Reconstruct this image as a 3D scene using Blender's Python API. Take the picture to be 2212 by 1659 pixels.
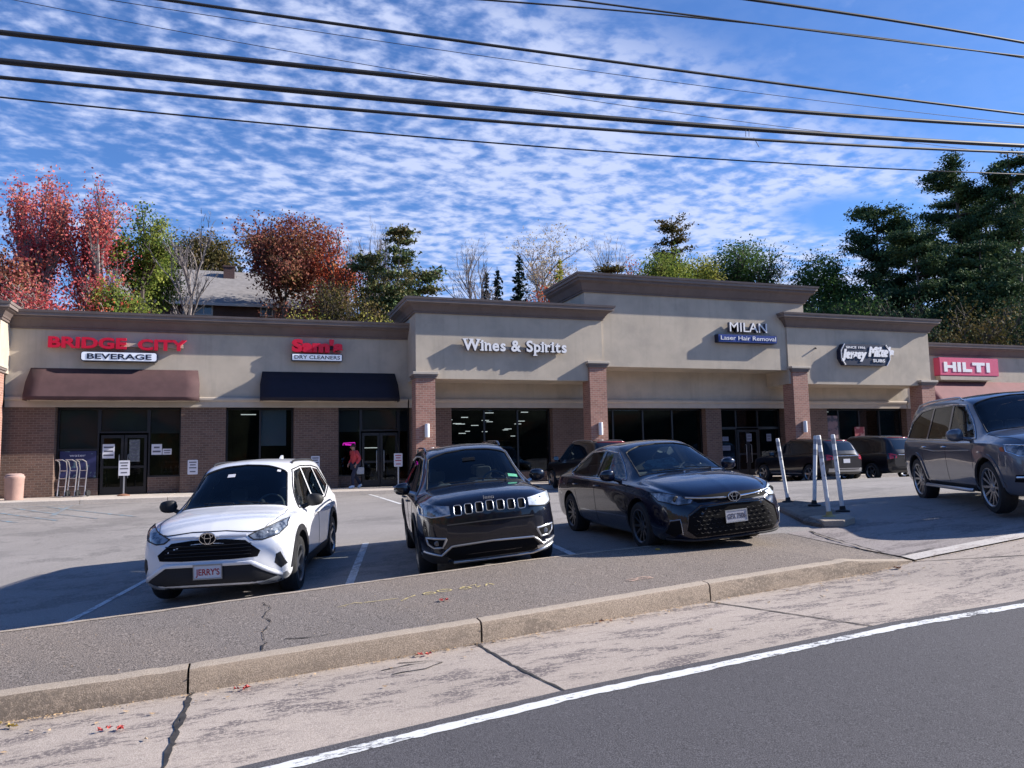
import bpy, bmesh, math, random
import numpy as np
from mathutils import Vector, Matrix, geometry
from mathutils.bvhtree import BVHTree
for o in list(bpy.data.objects): bpy.data.objects.remove(o)
S = bpy.context.scene
rad = math.radians
# ---------------------------------------------------------------- camera
CAM = Vector((0, 0, 1.6))
_y, _p, _r = rad(18.8), rad(5.45), rad(1.15)
_F = Vector((math.sin(_y)*math.cos(_p), math.cos(_y)*math.cos(_p), math.sin(_p)))
_R = Vector((math.cos(_y), -math.sin(_y), 0)); _U = _R.cross(_F)
R2 = _R*math.cos(_r) - _U*math.sin(_r); U2 = _U*math.cos(_r) + _R*math.sin(_r)
cd = bpy.data.cameras.new('camera'); cam = bpy.data.objects.new('camera', cd); S.collection.objects.link(cam)
m = Matrix.Identity(4)
for i in range(3):
    m[i][0] = R2[i]; m[i][1] = U2[i]; m[i][2] = -_F[i]; m[i][3] = CAM[i]
cam.matrix_world = m
cd.lens = 27.05; cd.sensor_width = 36; cd.clip_start = .05; cd.clip_end = 3000
S.camera = cam
def at(px, py, Y):
    """world point where the sight line of photo position (px, py) meets the upright plane at depth Y"""
    d = _F + R2*((px-1106)/1662) - U2*((py-829.5)/1662)
    return CAM + d*(Y/d.y)
# ---------------------------------------------------------------- light
sun_dir = Vector((1, -.19, .56)).normalized()
sl = bpy.data.lights.new('sun', 'SUN'); so = bpy.data.objects.new('sun', sl); S.collection.objects.link(so)
sl.energy = 5.0; sl.angle = rad(.53); sl.color = (1, .93, .84)
so.rotation_euler = sun_dir.to_track_quat('Z', 'Y').to_euler()
so.location = (20, -5, 30)
S.view_settings.view_transform = 'Standard'; S.view_settings.look = 'None'
S.view_settings.exposure = .95; S.view_settings.gamma = 1
S.cycles.max_bounces = 8; S.cycles.transparent_max_bounces = 12
try: S.cycles.sample_clamp_indirect = 6
except Exception: pass
W = bpy.data.worlds.new('World'); S.world = W; W.use_nodes = True
nt = W.node_tree; nt.nodes.clear()
class NT:
    """tiny node-graph writer"""
    def __init__(s, nt): s.nt = nt
    def n(s, t, **k):
        x = s.nt.nodes.new(t)
        for a, b in k.items():
            if a == 'ins':
                for i, v in b.items():
                    if isinstance(v, bpy.types.NodeSocket): s.nt.links.new(v, x.inputs[i])
                    else: x.inputs[i].default_value = v
            else: setattr(x, a, b)
        return x
    def math(s, op, a, b=0, clamp=False):
        return s.n('ShaderNodeMath', operation=op, use_clamp=clamp, ins={0: a, 1: b}).outputs[0]
    def vm(s, op, a, b=(0, 0, 0)):
        x = s.n('ShaderNodeVectorMath', operation=op, ins={0: a, 1: b}); return x.outputs['Value' if op in ('DOT_PRODUCT', 'LENGTH') else 0]
    def noise(s, vec, scale, detail=3, rough=.55, dist=0):
        return s.n('ShaderNodeTexNoise', ins={'Vector': vec, 'Scale': scale, 'Detail': detail, 'Roughness': rough, 'Distortion': dist}).outputs[0]
    def ramp(s, f, a, b, va=0., vb=1.):
        return s.n('ShaderNodeMapRange', interpolation_type='SMOOTHSTEP', ins={0: f, 1: a, 2: b, 3: va, 4: vb}).outputs[0]
    def mix(s, f, a, b, mode='MIX'):
        x = s.n('ShaderNodeMix', data_type='RGBA', blend_type=mode, ins={0: f})
        for i, v in ((6, a), (7, b)):
            if isinstance(v, bpy.types.NodeSocket): s.nt.links.new(v, x.inputs[i])
            else: x.inputs[i].default_value = tuple(v)+((1,) if len(v) == 3 else ())
        return x.outputs[2]
    def out(s, bsdf): s.nt.links.new(bsdf, s.n('ShaderNodeOutputMaterial').inputs[0])
g = NT(nt)
sky = g.n('ShaderNodeTexSky', sky_type='NISHITA', sun_disc=False, sun_elevation=math.asin(sun_dir.z), sun_rotation=math.atan2(sun_dir.x, sun_dir.y), altitude=200, air_density=1.0, dust_density=.3, ozone_density=3.0)
dv = g.n('ShaderNodeTexCoord').outputs['Generated']
sp = g.n('ShaderNodeSeparateXYZ', ins={0: dv})
zz = g.math('ADD', g.math('MAXIMUM', sp.outputs[2], 0), .08)
pv = g.n('ShaderNodeCombineXYZ', ins={0: g.math('DIVIDE', sp.outputs[0], zz), 1: g.math('DIVIDE', sp.outputs[1], zz), 2: 0.})
pvo = pv.outputs[0]
warp = g.n('ShaderNodeTexNoise', ins={'Vector': pvo, 'Scale': 3., 'Detail': 2.}).outputs['Color']
pw = g.vm('ADD', pvo, g.n('ShaderNodeVectorMath', operation='SCALE', ins={0: warp, 3: .07}).outputs[0])
pr = g.n('ShaderNodeMapping', ins={'Vector': pw, 'Rotation': (0, 0, rad(-12)), 'Scale': (.85, 1.05, 1)}).outputs[0]
cells = g.noise(pr, 19.5, 4, .52, .05)
big = g.noise(pvo, 2.1, 3, .5)
# clear corner: signed distance to a line in the cloud plane
px_, py_ = pv.outputs[0], None
sx = g.n('ShaderNodeSeparateXYZ', ins={0: pvo})
line = g.math('SUBTRACT', g.math('MULTIPLY', sx.outputs[1], 1.0), g.math('MULTIPLY_ADD', sx.outputs[0], .24) if False else g.math('ADD', g.math('MULTIPLY', sx.outputs[0], .24), 1.18))
clear = g.ramp(line, -.16, .16)
gap = g.vm('LENGTH', g.n('ShaderNodeMapping', ins={'Vector': pvo, 'Location': (-1.92*2.2, -1.98*3.5, 0), 'Scale': (2.2, 3.5, 1)}).outputs[0])
gapm = g.ramp(gap, .35, .95)
left_thin = g.ramp(sx.outputs[0], -.9, 1.1, -.045, .09)
dens = g.math('ADD', g.math('ADD', cells, left_thin), g.math('MULTIPLY', g.math('SUBTRACT', big, .5), .42))
cl = g.ramp(dens, .33, .72)
cl = g.math('MULTIPLY', cl, g.math('ADD', g.math('MULTIPLY', clear, g.ramp(big, .2, .5, .75, 1.)), 0.04))
cl = g.math('MULTIPLY', cl, gapm)
cl = g.math('MULTIPLY', cl, g.math('MULTIPLY', g.ramp(g.vm('LENGTH', pvo), .55, 1.15), g.ramp(sx.outputs[1], -.6, .5)))
wisp = g.math('MULTIPLY', g.ramp(g.noise(pw, 5, 5, .6), .55, .75), .35)
cl = g.math('MAXIMUM', cl, g.math('MULTIPLY', wisp, g.ramp(sx.outputs[0], .6, 1.4)))
lowhaze = g.ramp(sp.outputs[2], .0, .22, .35, 0.)
cl = g.math('MAXIMUM', cl, lowhaze)
skyc = g.mix(1., sky.outputs[0], (1.02, 1.44, 2.10), 'MULTIPLY')
ccol = g.mix(g.ramp(dens, .45, .75), (6.6, 7.9, 12.2), (8.8, 9.7, 12.8))
allc = g.mix(g.math('MULTIPLY', cl, .73), skyc, ccol)
bg = g.n('ShaderNodeBackground', ins={0: allc, 1: .046})
nt.links.new(bg.outputs[0], g.n('ShaderNodeOutputWorld').inputs[0])
# ---------------------------------------------------------------- object helpers
COL = S.collection
def tag(o, label=None, cat=None, group=None, kind=None):
    for k, v in (('label', label), ('category', cat), ('group', group), ('kind', kind)):
        if v: o[k] = v
    return o
def thing(name, label, cat, loc=(0, 0, 0), rot=None, group=None):
    o = bpy.data.objects.new(name, None); COL.objects.link(o); o.empty_display_size = .2
    o.location = loc
    if rot: o.rotation_euler = rot
    return tag(o, label, cat, group)
class MB:
    def __init__(s): s.v = []; s.f = []; s.m = []
    def add(s, vs, fs, mi=0):
        k = len(s.v); s.v += [tuple(q) for q in vs]; s.f += [tuple(i+k for i in f) for f in fs]; s.m += [mi]*len(fs); return s
    def box(s, x0, x1, y0, y1, z0, z1, mi=0):
        return s.add([(x0, y0, z0), (x1, y0, z0), (x1, y1, z0), (x0, y1, z0), (x0, y0, z1), (x1, y0, z1), (x1, y1, z1), (x0, y1, z1)],
                     [(0, 3, 2, 1), (4, 5, 6, 7), (0, 1, 5, 4), (1, 2, 6, 5), (2, 3, 7, 6), (3, 0, 4, 7)], mi)
    def quad(s, a, b, c, d, mi=0): return s.add([a, b, c, d], [(0, 1, 2, 3)], mi)
    def prism(s, poly, fn, d0, d1, mi=0):
        """poly: 2d outline; fn(a,b,d)->3d"""
        n = len(poly); vs = [fn(a, b, d0) for a, b in poly]+[fn(a, b, d1) for a, b in poly]
        return s.add(vs, [tuple(range(n)), tuple(range(2*n-1, n-1, -1))]+[(i, i+n, (i+1) % n+n, (i+1) % n) for i in range(n)], mi)
    def tube(s, pts, r, n=8, mi=0, caps=True):
        pts = [Vector(p) for p in pts]; rr = r if hasattr(r, '__len__') else [r]*len(pts)
        k = len(s.v); up = None
        for i, p in enumerate(pts):
            d = (pts[min(i+1, len(pts)-1)]-pts[max(i-1, 0)]).normalized()
            if up is None: up = Vector((0, 0, 1)) if abs(d.z) < .9 else Vector((1, 0, 0))
            a = d.cross(up).normalized(); b = a.cross(d).normalized(); up = b
            for j in range(n):
                t = 2*math.pi*j/n; q = p+(a*math.cos(t)+b*math.sin(t))*rr[i]; s.v.append(tuple(q))
        for i in range(len(pts)-1):
            for j in range(n):
                s.f.append((k+i*n+j, k+i*n+(j+1) % n, k+(i+1)*n+(j+1) % n, k+(i+1)*n+j)); s.m.append(mi)
        if caps:
            s.f.append(tuple(k+j for j in range(n-1, -1, -1))); s.m.append(mi)
            s.f.append(tuple(k+(len(pts)-1)*n+j for j in range(n))); s.m.append(mi)
        return s
    def lathe(s, prof, c=(0, 0, 0), ax='z', n=24, mi=0, closed=False):
        """prof [(radius, height)]"""
        c = Vector(c); k = len(s.v)
        for r, h in prof:
            for j in range(n):
                t = 2*math.pi*j/n; a, b = r*math.cos(t), r*math.sin(t)
                q = {'z': (a, b, h), 'y': (a, h, b), 'x': (h, a, b)}[ax]; s.v.append(tuple(c+Vector(q)))
        L = len(prof)
        for i in range(L if closed else L-1):
            for j in range(n):
                i2 = (i+1) % L
                s.f.append((k+i*n+j, k+i*n+(j+1) % n, k+i2*n+(j+1) % n, k+i2*n+j)); s.m.append(mi)
        return s
    def xf(s, M, k0=0):
        for i in range(k0, len(s.v)): s.v[i] = tuple(M @ Vector(s.v[i]))
        return s
    def build(s, name, mats, parent=None, smooth=None, bevel=0, world=False, fixn=True):
        me = bpy.data.meshes.new(name)
        me.from_pydata(s.v, [], s.f)
        if not isinstance(mats, (list, tuple)): mats = [mats]
        for q in mats: me.materials.append(q)
        me.polygons.foreach_set('material_index', s.m)
        if fixn or bevel:
            bm = bmesh.new(); bm.from_mesh(me)
            if fixn: bmesh.ops.recalc_face_normals(bm, faces=bm.faces)
            bm.to_mesh(me); bm.free()
        if smooth is not None:
            me.polygons.foreach_set('use_smooth', [True]*len(me.polygons)); me.set_sharp_from_angle(angle=rad(smooth))
        me.update()
        o = bpy.data.objects.new(name, me); COL.objects.link(o)
        if bevel:
            bv = o.modifiers.new('bevel', 'BEVEL'); bv.width = bevel; bv.segments = 2; bv.limit_method = 'ANGLE'; bv.angle_limit = rad(40)
        if parent:
            o.parent = parent
            if world: o.matrix_parent_inverse = Matrix.Translation(-parent.location)
        return o
# ---------------------------------------------------------------- materials
def mat(name, col, rough=.6, metal=0, coat=0, var=0, vscale=3, bump=0, bscale=60, spec=.5, emit=None, estr=0, col2=None, c2=(.45, .65), c2scale=2, detail=4, streak=0):
    m = bpy.data.materials.new(name); m.use_nodes = True; t = m.node_tree; t.nodes.clear(); g = NT(t)
    co = g.n('ShaderNodeTexCoord').outputs['Object']
    c = tuple(col)+(1,)
    if var:
        n = g.noise(co, vscale, detail)
        c = g.mix(g.ramp(n, .3, .7), tuple(x*(1-var) for x in col), tuple(min(1, x*(1+var)) for x in col))
    if col2:
        n = g.noise(co, c2scale, 5, .6)
        c = g.mix(g.ramp(n, c2[0], c2[1]), c if var else col, col2)
    ins = {'Base Color': c, 'Roughness': rough, 'Metallic': metal, 'Coat Weight': coat, 'Coat Roughness': .03, 'Specular IOR Level': spec}
    if streak:
        mp = g.n('ShaderNodeMapping', ins={'Vector': co, 'Scale': (1.6, 1.6, .12)}).outputs[0]
        ins['Base Color'] = g.mix(g.math('MULTIPLY', g.ramp(g.noise(mp, 2.2, 6, .65), .5, .72), streak), c, tuple(x*.6 for x in col))
    if emit: ins['Emission Color'] = tuple(emit)+(1,); ins['Emission Strength'] = estr
    if bump:
        ins['Normal'] = g.n('ShaderNodeBump', ins={'Strength': bump, 'Distance': .02, 'Height': g.noise(co, bscale, 3)}).outputs[0]
    g.out(g.n('ShaderNodeBsdfPrincipled', ins=ins).outputs[0]); return m
def leafmat(name, cols, rough=.55, big=.6, trans=.25):
    """foliage: colour differs leaf by leaf and in broad clumps"""
    m = bpy.data.materials.new(name); m.use_nodes = True; t = m.node_tree; t.nodes.clear(); g = NT(t)
    geo = g.n('ShaderNodeNewGeometry'); co = geo.outputs['Position']
    r = geo.outputs['Random Per Island']
    n = g.noise(co, big, 2)
    f = g.math('ADD', g.math('MULTIPLY', r, .55), g.math('MULTIPLY', g.ramp(n, .3, .7), .6), True)
    cr = g.n('ShaderNodeValToRGB', ins={0: f}); el = cr.color_ramp.elements
    for i, c in enumerate(cols):
        e = el[i] if i < 2 else el.new(0)
        e.color = tuple(c)+(1,)
    for i in range(len(cols)): cr.color_ramp.elements[i].position = i/(len(cols)-1)
    for i, c in enumerate(cols): cr.color_ramp.elements[i].color = tuple(c)+(1,)
    b = g.n('ShaderNodeBsdfPrincipled', ins={'Base Color': cr.outputs[0], 'Roughness': .8, 'Specular IOR Level': .12}).outputs[0]
    tr = g.n('ShaderNodeBsdfTranslucent', ins={0: cr.outputs[0]}).outputs[0]
    g.out(g.n('ShaderNodeMixShader', ins={0: trans, 1: b, 2: tr}).outputs[0]); return m
def brickmat(name, a, b, mortar, sc=1.0):
    m = bpy.data.materials.new(name); m.use_nodes = True; t = m.node_tree; t.nodes.clear(); g = NT(t)
    co = g.n('ShaderNodeTexCoord').outputs['Object']
    s = g.n('ShaderNodeSeparateXYZ', ins={0: co})
    v = g.n('ShaderNodeCombineXYZ', ins={0: g.math('ADD', s.outputs[0], s.outputs[1]), 1: s.outputs[2], 2: 0.}).outputs[0]
    br = g.n('ShaderNodeTexBrick', ins={'Vector': v, 'Color1': a+(1,), 'Color2': b+(1,), 'Mortar': mortar+(1,), 'Scale': 1., 'Mortar Size': .009, 'Mortar Smooth': .3, 'Bias': -.1, 'Brick Width': .215*sc, 'Row Height': .082*sc})
    n = g.noise(co, 1.3, 4)
    c = g.mix(.35, br.outputs[0], g.mix(g.ramp(n, .35, .65), tuple(x*.55 for x in a), tuple(min(1, x*1.4) for x in b)))
    bp = g.n('ShaderNodeBump', ins={'Strength': .5, 'Distance': .01, 'Height': g.math('SUBTRACT', 1., br.outputs[1])}).outputs[0]
    g.out(g.n('ShaderNodeBsdfPrincipled', ins={'Base Color': c, 'Roughness': .85, 'Normal': bp}).outputs[0]); return m
def glassmat(name, tint=(.6, .66, .68), refl=1.0):
    m = bpy.data.materials.new(name); m.use_nodes = True; t = m.node_tree; t.nodes.clear(); g = NT(t)
    fr = g.n('ShaderNodeFresnel', ins={0: 1.5}).outputs[0]
    gl = g.n('ShaderNodeBsdfGlossy', ins={'Color': (.9, .95, 1, 1), 'Roughness': .01}).outputs[0]
    tr = g.n('ShaderNodeBsdfTransparent', ins={0: tint+(1,)}).outputs[0]
    g.out(g.n('ShaderNodeMixShader', ins={0: g.math('MULTIPLY', fr, refl), 1: tr, 2: gl}).outputs[0]); return m
M = {}
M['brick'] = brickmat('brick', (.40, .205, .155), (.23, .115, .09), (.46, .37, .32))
M['brick_shade'] = brickmat('brick_shade', (.165, .10, .075), (.095, .058, .047), (.22, .18, .155))  # shaded copy of the brick, the shade is put into its colour
M['stucco'] = mat('stucco', (.485, .42, .34), .92, var=.06, vscale=1.2, bump=.25, bscale=45, col2=(.40, .35, .29), c2=(.42, .70), c2scale=.9, streak=.24)
M['trim'] = mat('trim', (.145, .11, .10), .75, streak=.4, var=.08, vscale=2, bump=.1)
M['trim_lip'] = mat('trim_lip', (.20, .16, .145), .7, var=.1, vscale=2)
M['band'] = mat('band', (.44, .38, .315), .85, var=.05, bump=.15)
M['cap'] = mat('cap', (.44, .39, .33), .85, var=.06, bump=.15)
M['capdark'] = mat('capdark', (.17, .14, .13), .8, var=.06)
M['frame'] = mat('frame', (.012, .011, .014), .35)
M['glass'] = glassmat('window_glass', (.55, .60, .63), .75)
M['interior'] = mat('interior', (.018, .018, .022), .8, var=.4, vscale=1.5)
M['interior_floor'] = mat('interior_floor', (.05, .045, .045), .5)
M['lit'] = mat('lit', (.8, .8, .8), .5, emit=(1, .97, .88), estr=.8)
M['awning_brown'] = mat('awning_brown', (.072, .036, .038), .85, var=.12, vscale=2.5, bump=.15, bscale=8)
M['awning_black'] = mat('awning_black', (.010, .008, .018), .8, var=.1)
M['awning_red'] = mat('awning_red', (.20, .085, .09), .85, var=.06, vscale=2.5)
M['roof'] = mat('roof', (.08, .08, .085), .9, var=.1)
M['white'] = mat('white', (.78, .78, .8), .5)
M['white_sign'] = mat('white_sign', (.72, .74, .80), .4, emit=(.7, .78, 1), estr=.12)
M['red'] = mat('red', (.42, .004, .025), .35, emit=(1, .01, .06), estr=.05)
M['navy'] = mat('navy', (.006, .010, .035), .4)
M['blue'] = mat('blue', (.008, .03, .20), .35)
M['pinkred'] = mat('pinkred', (.62, .085, .17), .4)
M['metal'] = mat('metal', (.55, .55, .57), .35, metal=.8)
M['darkmetal'] = mat('darkmetal', (.03, .03, .035), .45, metal=.5)
M['paper'] = mat('paper', (.62, .62, .68), .7)
M['ink'] = mat('ink', (.10, .10, .13), .7)
M['black'] = mat('black', (.012, .012, .013), .6)
M['rubber'] = mat('rubber', (.014, .014, .015), .75, var=.2, vscale=20)
def groundmat(name, base, speck, sp_scale=260, amount=.5, patch=.15, stain=None, rough=.9, bump=.3, cracks=0, stretch=(1, 1, 1), rot=0, tint=None):
    m = bpy.data.materials.new(name); m.use_nodes = True; t = m.node_tree; t.nodes.clear(); g = NT(t)
    co = g.n('ShaderNodeTexCoord').outputs['Object']
    fine = g.noise(co, sp_scale, 2, .6); mid = g.noise(co, sp_scale*.22, 3, .6); big = g.noise(co, .35, 5, .6)
    c = g.mix(g.ramp(fine, .35, .68), tuple(x*(1-amount) for x in base), speck)
    c = g.mix(g.math('MULTIPLY', g.ramp(mid, .5, .72), .35), c, tuple(x*.6 for x in base))
    c = g.mix(g.ramp(big, .3, .7), c, g.mix(1., c, tuple([1+patch*2]*3), 'MULTIPLY'))
    if tint: c = g.mix(g.ramp(g.noise(co, .22, 3), .42, .6), c, g.mix(1., c, tint, 'MULTIPLY'))
    if stain:
        mp = g.n('ShaderNodeMapping', ins={'Vector': co, 'Rotation': (0, 0, rad(rot)), 'Scale': stretch}).outputs[0]
        s1 = g.noise(mp, 2.2, 10, .80, .1); s2 = g.noise(mp, .35, 3)
        f = g.math('MULTIPLY', g.math('MULTIPLY', g.ramp(s1, .50, .555), g.ramp(s2, .34, .48)), g.ramp(g.noise(co, sp_scale*.28, 3, .7), .40, .52))
        c = g.mix(g.math('MULTIPLY', f, .78), c, stain)
        s3 = g.noise(mp, .8, 5, .6); c = g.mix(g.math('MULTIPLY', g.ramp(s3, .5, .75), .3), c, tuple(min(1, x*1.35) for x in base))
    if cracks:
        vo = g.n('ShaderNodeTexVoronoi', feature='DISTANCE_TO_EDGE', ins={'Vector': g.vm('ADD', co, g.n('ShaderNodeVectorMath', operation='SCALE', ins={0: g.n('ShaderNodeTexNoise', ins={'Vector': co, 'Scale': 1.5, 'Detail': 5.}).outputs['Color'], 3: .6}).outputs[0]), 'Scale': cracks}).outputs[0]
        c = g.mix(g.math('MULTIPLY', g.math('MULTIPLY', g.ramp(vo, .0, .012, 1, 0), g.ramp(g.noise(co, .5, 2), .5, .6)), .55), c, tuple(x*.25 for x in base))
    bp = g.n('ShaderNodeBump', ins={'Strength': bump, 'Distance': .008, 'Height': g.math('ADD', fine, mid)}).outputs[0]
    g.out(g.n('ShaderNodeBsdfPrincipled', ins={'Base Color': c, 'Roughness': rough, 'Normal': bp, 'Specular IOR Level': .35}).outputs[0]); return m
M['road'] = groundmat('road_asphalt', (.058, .055, .061), (.125, .12, .13), 150, .4, .06)
M['lot'] = groundmat('lot_asphalt', (.235, .215, .202), (.34, .315, .30), 120, .25, .10, stain=(.15, .14, .135), stretch=(.25, .35, 1), rot=-8)
M['walk'] = groundmat('walk_asphalt', (.118, .096, .080), (.33, .275, .235), 95, .5, .08, bump=.6, tint=(.88, .92, .98))
M['gutter'] = groundmat('gutter_concrete', (.35, .295, .25), (.45, .385, .335), 150, .25, .12, stain=(.075, .062, .07), stretch=(.75, 2.3, 1), rot=-8)
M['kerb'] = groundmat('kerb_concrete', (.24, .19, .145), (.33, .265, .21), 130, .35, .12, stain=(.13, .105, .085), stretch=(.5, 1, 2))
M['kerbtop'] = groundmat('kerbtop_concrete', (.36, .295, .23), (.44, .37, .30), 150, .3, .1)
M['lip'] = groundmat('lip_concrete', (.50, .46, .43), (.6, .56, .52), 150, .3, .1, stain=(.25, .2, .18), stretch=(1, 2, 1))
M['apron'] = groundmat('apron_asphalt', (.26, .225, .21), (.36, .32, .31), 110, .35, .12, stain=(.13, .11, .11), stretch=(.4, 1.4, 1), rot=-10, cracks=.25)
M['concrete'] = groundmat('walk_concrete', (.44, .385, .335), (.53, .47, .41), 60, .15, .1)
M['seam'] = mat('seam', (.03, .027, .027), .9, var=.5, vscale=15)
M['crack'] = mat('crack', (.022, .018, .018), .95)
M['paint_line'] = groundmat('line_paint', (.62, .62, .62), (.75, .75, .75), 60, .25, .05, stain=(.22, .21, .21), stretch=(1, 1, 1))
m_ = bpy.data.materials.new('road_paint'); m_.use_nodes = True; m_.node_tree.nodes.clear(); g_ = NT(m_.node_tree); co_ = g_.n('ShaderNodeTexCoord').outputs['Object']
mp_ = g_.n('ShaderNodeMapping', ins={'Vector': co_, 'Rotation': (0, 0, rad(-9)), 'Scale': (.5, 1, 1)}).outputs[0]
w_ = g_.math('ADD', g_.math('MULTIPLY', g_.noise(mp_, 38, 6, .7), .7), g_.math('MULTIPLY', g_.noise(mp_, 3.5, 2), .35))
g_.out(g_.n('ShaderNodeBsdfPrincipled', ins={'Base Color': g_.mix(g_.ramp(w_, .42, .50), (.10, .10, .11), (.66, .67, .66)), 'Roughness': .85}).outputs[0]); M['road_paint'] = m_
M['yellow_paint'] = mat('yellow_paint', (.62, .50, .20), .8, col2=(.3, .25, .16), c2=(.45, .65), c2scale=18)
M['pink_paint'] = mat('pink_paint', (.60, .40, .30), .8, col2=(.25, .2, .17), c2=(.45, .65), c2scale=18)
M['blue_paint'] = mat('blue_paint', (.18, .30, .38), .8, col2=(.22, .21, .21), c2=(.35, .55), c2scale=6)
M['soil'] = mat('soil', (.07, .065, .035), .95, var=.4, vscale=.4, col2=(.10, .06, .03), c2=(.4, .6), c2scale=1)
# ---------------------------------------------------------------- terrain
def lerp(a, b, t): return a+(b-a)*t
def sstep(a, b, x):
    t = min(1, max(0, (x-a)/(b-a))); return t*t*(3-2*t)
def road_z(x): x = max(-70, min(70, x)); return .035*x if x < 6.5 else (.2275+.08*(x-6.5) if x < 20 else 1.3075+.02*(x-20))
def lot_z(x, y):
    zf = float(np.interp(x, [-60, -8, -3, 0, 3.2, 6, 12, 20, 60], [-2.2, -.55, -.28, -.10, .16, .375, .70, 1.1, 2.2]))
    if y < 11: return zf+.02*(y-11)
    t = min(1, (y-11)/15.); return zf*(1-t)+.42*t
KB = [(-40, 1.5), (-16, 4.6), (-7, 5.72), (-1.5, 6.0), (-.38, 6.06), (1.82, 6.34), (4.3, 6.73), (6.92, 7.10), (7.5, 7.19), (9.3, 7.28), (16, 7.7), (40, 9.4)]
def kerb_y(x): return float(np.interp(x, [a for a, b in KB], [b for a, b in KB]))
RE = [(-40, -2.6), (-12, 2.75), (-3, 3.98), (-.03, 4.5), (1.98, 4.86), (5, 5.2), (6.62, 5.25), (10, 5.36), (18, 5.7), (40, 7.4)]
def road_y(x): return float(np.interp(x, [a for a, b in RE], [b for a, b in RE]))
WK = [(-40, 3.9), (-16, 6.9), (-7, 8.0), (-2.1, 8.25), (-.8, 8.45), (.95, 8.8), (3.4, 9.25), (5.2, 9.35), (7.0, 9.6), (7.9, 9.45)]
def walk_y(x): return float(np.interp(x, [a for a, b in WK], [b for a, b in WK]))
def strip(xs, fa, fb, za, zb, n=1, mi=0):
    """sheet between two edges y=fa(x), y=fb(x), with heights za, zb(x, y)"""
    mb = MB()
    for i, x in enumerate(xs):
        for j in range(n+1):
            t = j/n; y = lerp(fa(x), fb(x), t); mb.v.append((x, y, lerp(za(x, y), zb(x, y), t)))
    for i in range(len(xs)-1):
        for j in range(n):
            k = i*(n+1)+j; mb.f.append((k, k+n+1, k+n+2, k+1)); mb.m.append(mi)
    return mb
def frange(a, b, s):
    n = max(1, int(round((b-a)/s))); return [a+(b-a)*i/n for i in range(n+1)]
rz = lambda x, y: road_z(x)
X1 = frange(-40, 40, .5)
tag(strip(X1, lambda x: road_y(x)-16, road_y, rz, rz).build('road', M['road']), kind='structure')
tag(strip(X1, road_y, lambda x: kerb_y(x)+.02, lambda x, y: road_z(x)-.003, lambda x, y: road_z(x)-.003).build('gutter', M['gutter']), kind='structure')
# painted edge line, slightly ragged
mb = MB(); rnd = random.Random(3)
xs = frange(-14, 34, .06); k = 0
for i, x in enumerate(xs):
    w = .052+rnd.uniform(-.010, .010); c = road_y(x)-.155
    mb.v += [(x, c-w, road_z(x)+.004), (x, c+.055+rnd.uniform(-.008, .008), road_z(x)+.004)]
    if i: mb.f.append((2*i-2, 2*i, 2*i+1, 2*i-1)); mb.m.append(0)
tag(mb.build('road_line', M['road_paint']), kind='structure')
# kerb, cast in lengths with open joints
def kerb_h(x): return .17 if x < 6.3 else max(.012, .17-.16*((x-6.3)/1.05))
KJ = [-40, -20, -13, -7.1, -3.6, -.4, 1.85, 4.32, 7.35]
mb = MB()
for a, b in zip(KJ[:-1], KJ[1:]):
    a2, b2 = a+.008, b-.008; xs = frange(a2, b2, .08); k = len(mb.v); rk = random.Random(int(a*10))
    for x in xs:
        y = kerb_y(x)+rk.uniform(-.002, .002); z = road_z(x); h = kerb_h(x)*(1-(.05*rk.random() if rk.random() < .12 else 0))+rk.uniform(-.0015, .0015)
        mb.v += [(x, y, z-.05), (x, y+.012, z+h*.80), (x, y+.028, z+h*.95), (x, y+.055, z+h), (x, y+.155, z+h+.004), (x, y+.16, z-.1)]
    for i in range(len(xs)-1):
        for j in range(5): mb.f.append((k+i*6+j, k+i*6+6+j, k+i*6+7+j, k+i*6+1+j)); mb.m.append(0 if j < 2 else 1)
    mb.f.append(tuple(k+j for j in range(6))); mb.m.append(0)
    q = k+(len(xs)-1)*6; mb.f.append(tuple(q+j for j in range(5, -1, -1))); mb.m.append(0)
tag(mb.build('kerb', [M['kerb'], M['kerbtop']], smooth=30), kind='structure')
# joints and cracks (thin dark strips)
def ribbon(mb, pts, w, zf, jit=0, seed=1, wj=0, mi=0):
    r = random.Random(seed); P2 = []
    for (a, b) in zip(pts[:-1], pts[1:]):
        n = max(1, int(math.dist(a, b)/.07))
        for i in range(n): P2.append((lerp(a[0], b[0], i/n)+r.uniform(-jit, jit), lerp(a[1], b[1], i/n)+r.uniform(-jit, jit)))
    P2.append(pts[-1]); k = len(mb.v)
    for i, p in enumerate(P2):
        a = P2[max(0, i-1)]; b = P2[min(len(P2)-1, i+1)]; d = Vector((b[0]-a[0], b[1]-a[1])).normalized(); ww = w*.5*(1+r.uniform(-wj, wj))
        for s in (-1, 1):
            x = p[0]-d.y*ww*s; y = p[1]+d.x*ww*s; mb.v.append((x, y, zf(x, y)))
    for i in range(len(P2)-1): mb.f.append((k+2*i, k+2*i+1, k+2*i+3, k+2*i+2)); mb.m.append(mi)
gz = lambda x, y: road_z(x)+.002
mb = MB()
ribbon(mb, [(1.80, kerb_y(1.8)), (1.86, 5.6), (1.97, road_y(1.97)-.01)], .022, gz, .006, 1, .4)
ribbon(mb, [(-.38, kerb_y(-.38)), (-.40, 5.3), (-.44, road_y(-.44)-.01)], .024, gz, .010, 2, .9); ribbon(mb, [(-.37, kerb_y(-.38)), (-.41, 5.3), (-.43, road_y(-.44)-.01)], .016, lambda x, y: gz(x, y)+.001, .02, 12, 1)
ribbon(mb, [(4.28, kerb_y(4.28)), (4.83, road_y(4.83)-.01)], .018, gz, .004, 3, .4)
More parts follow.
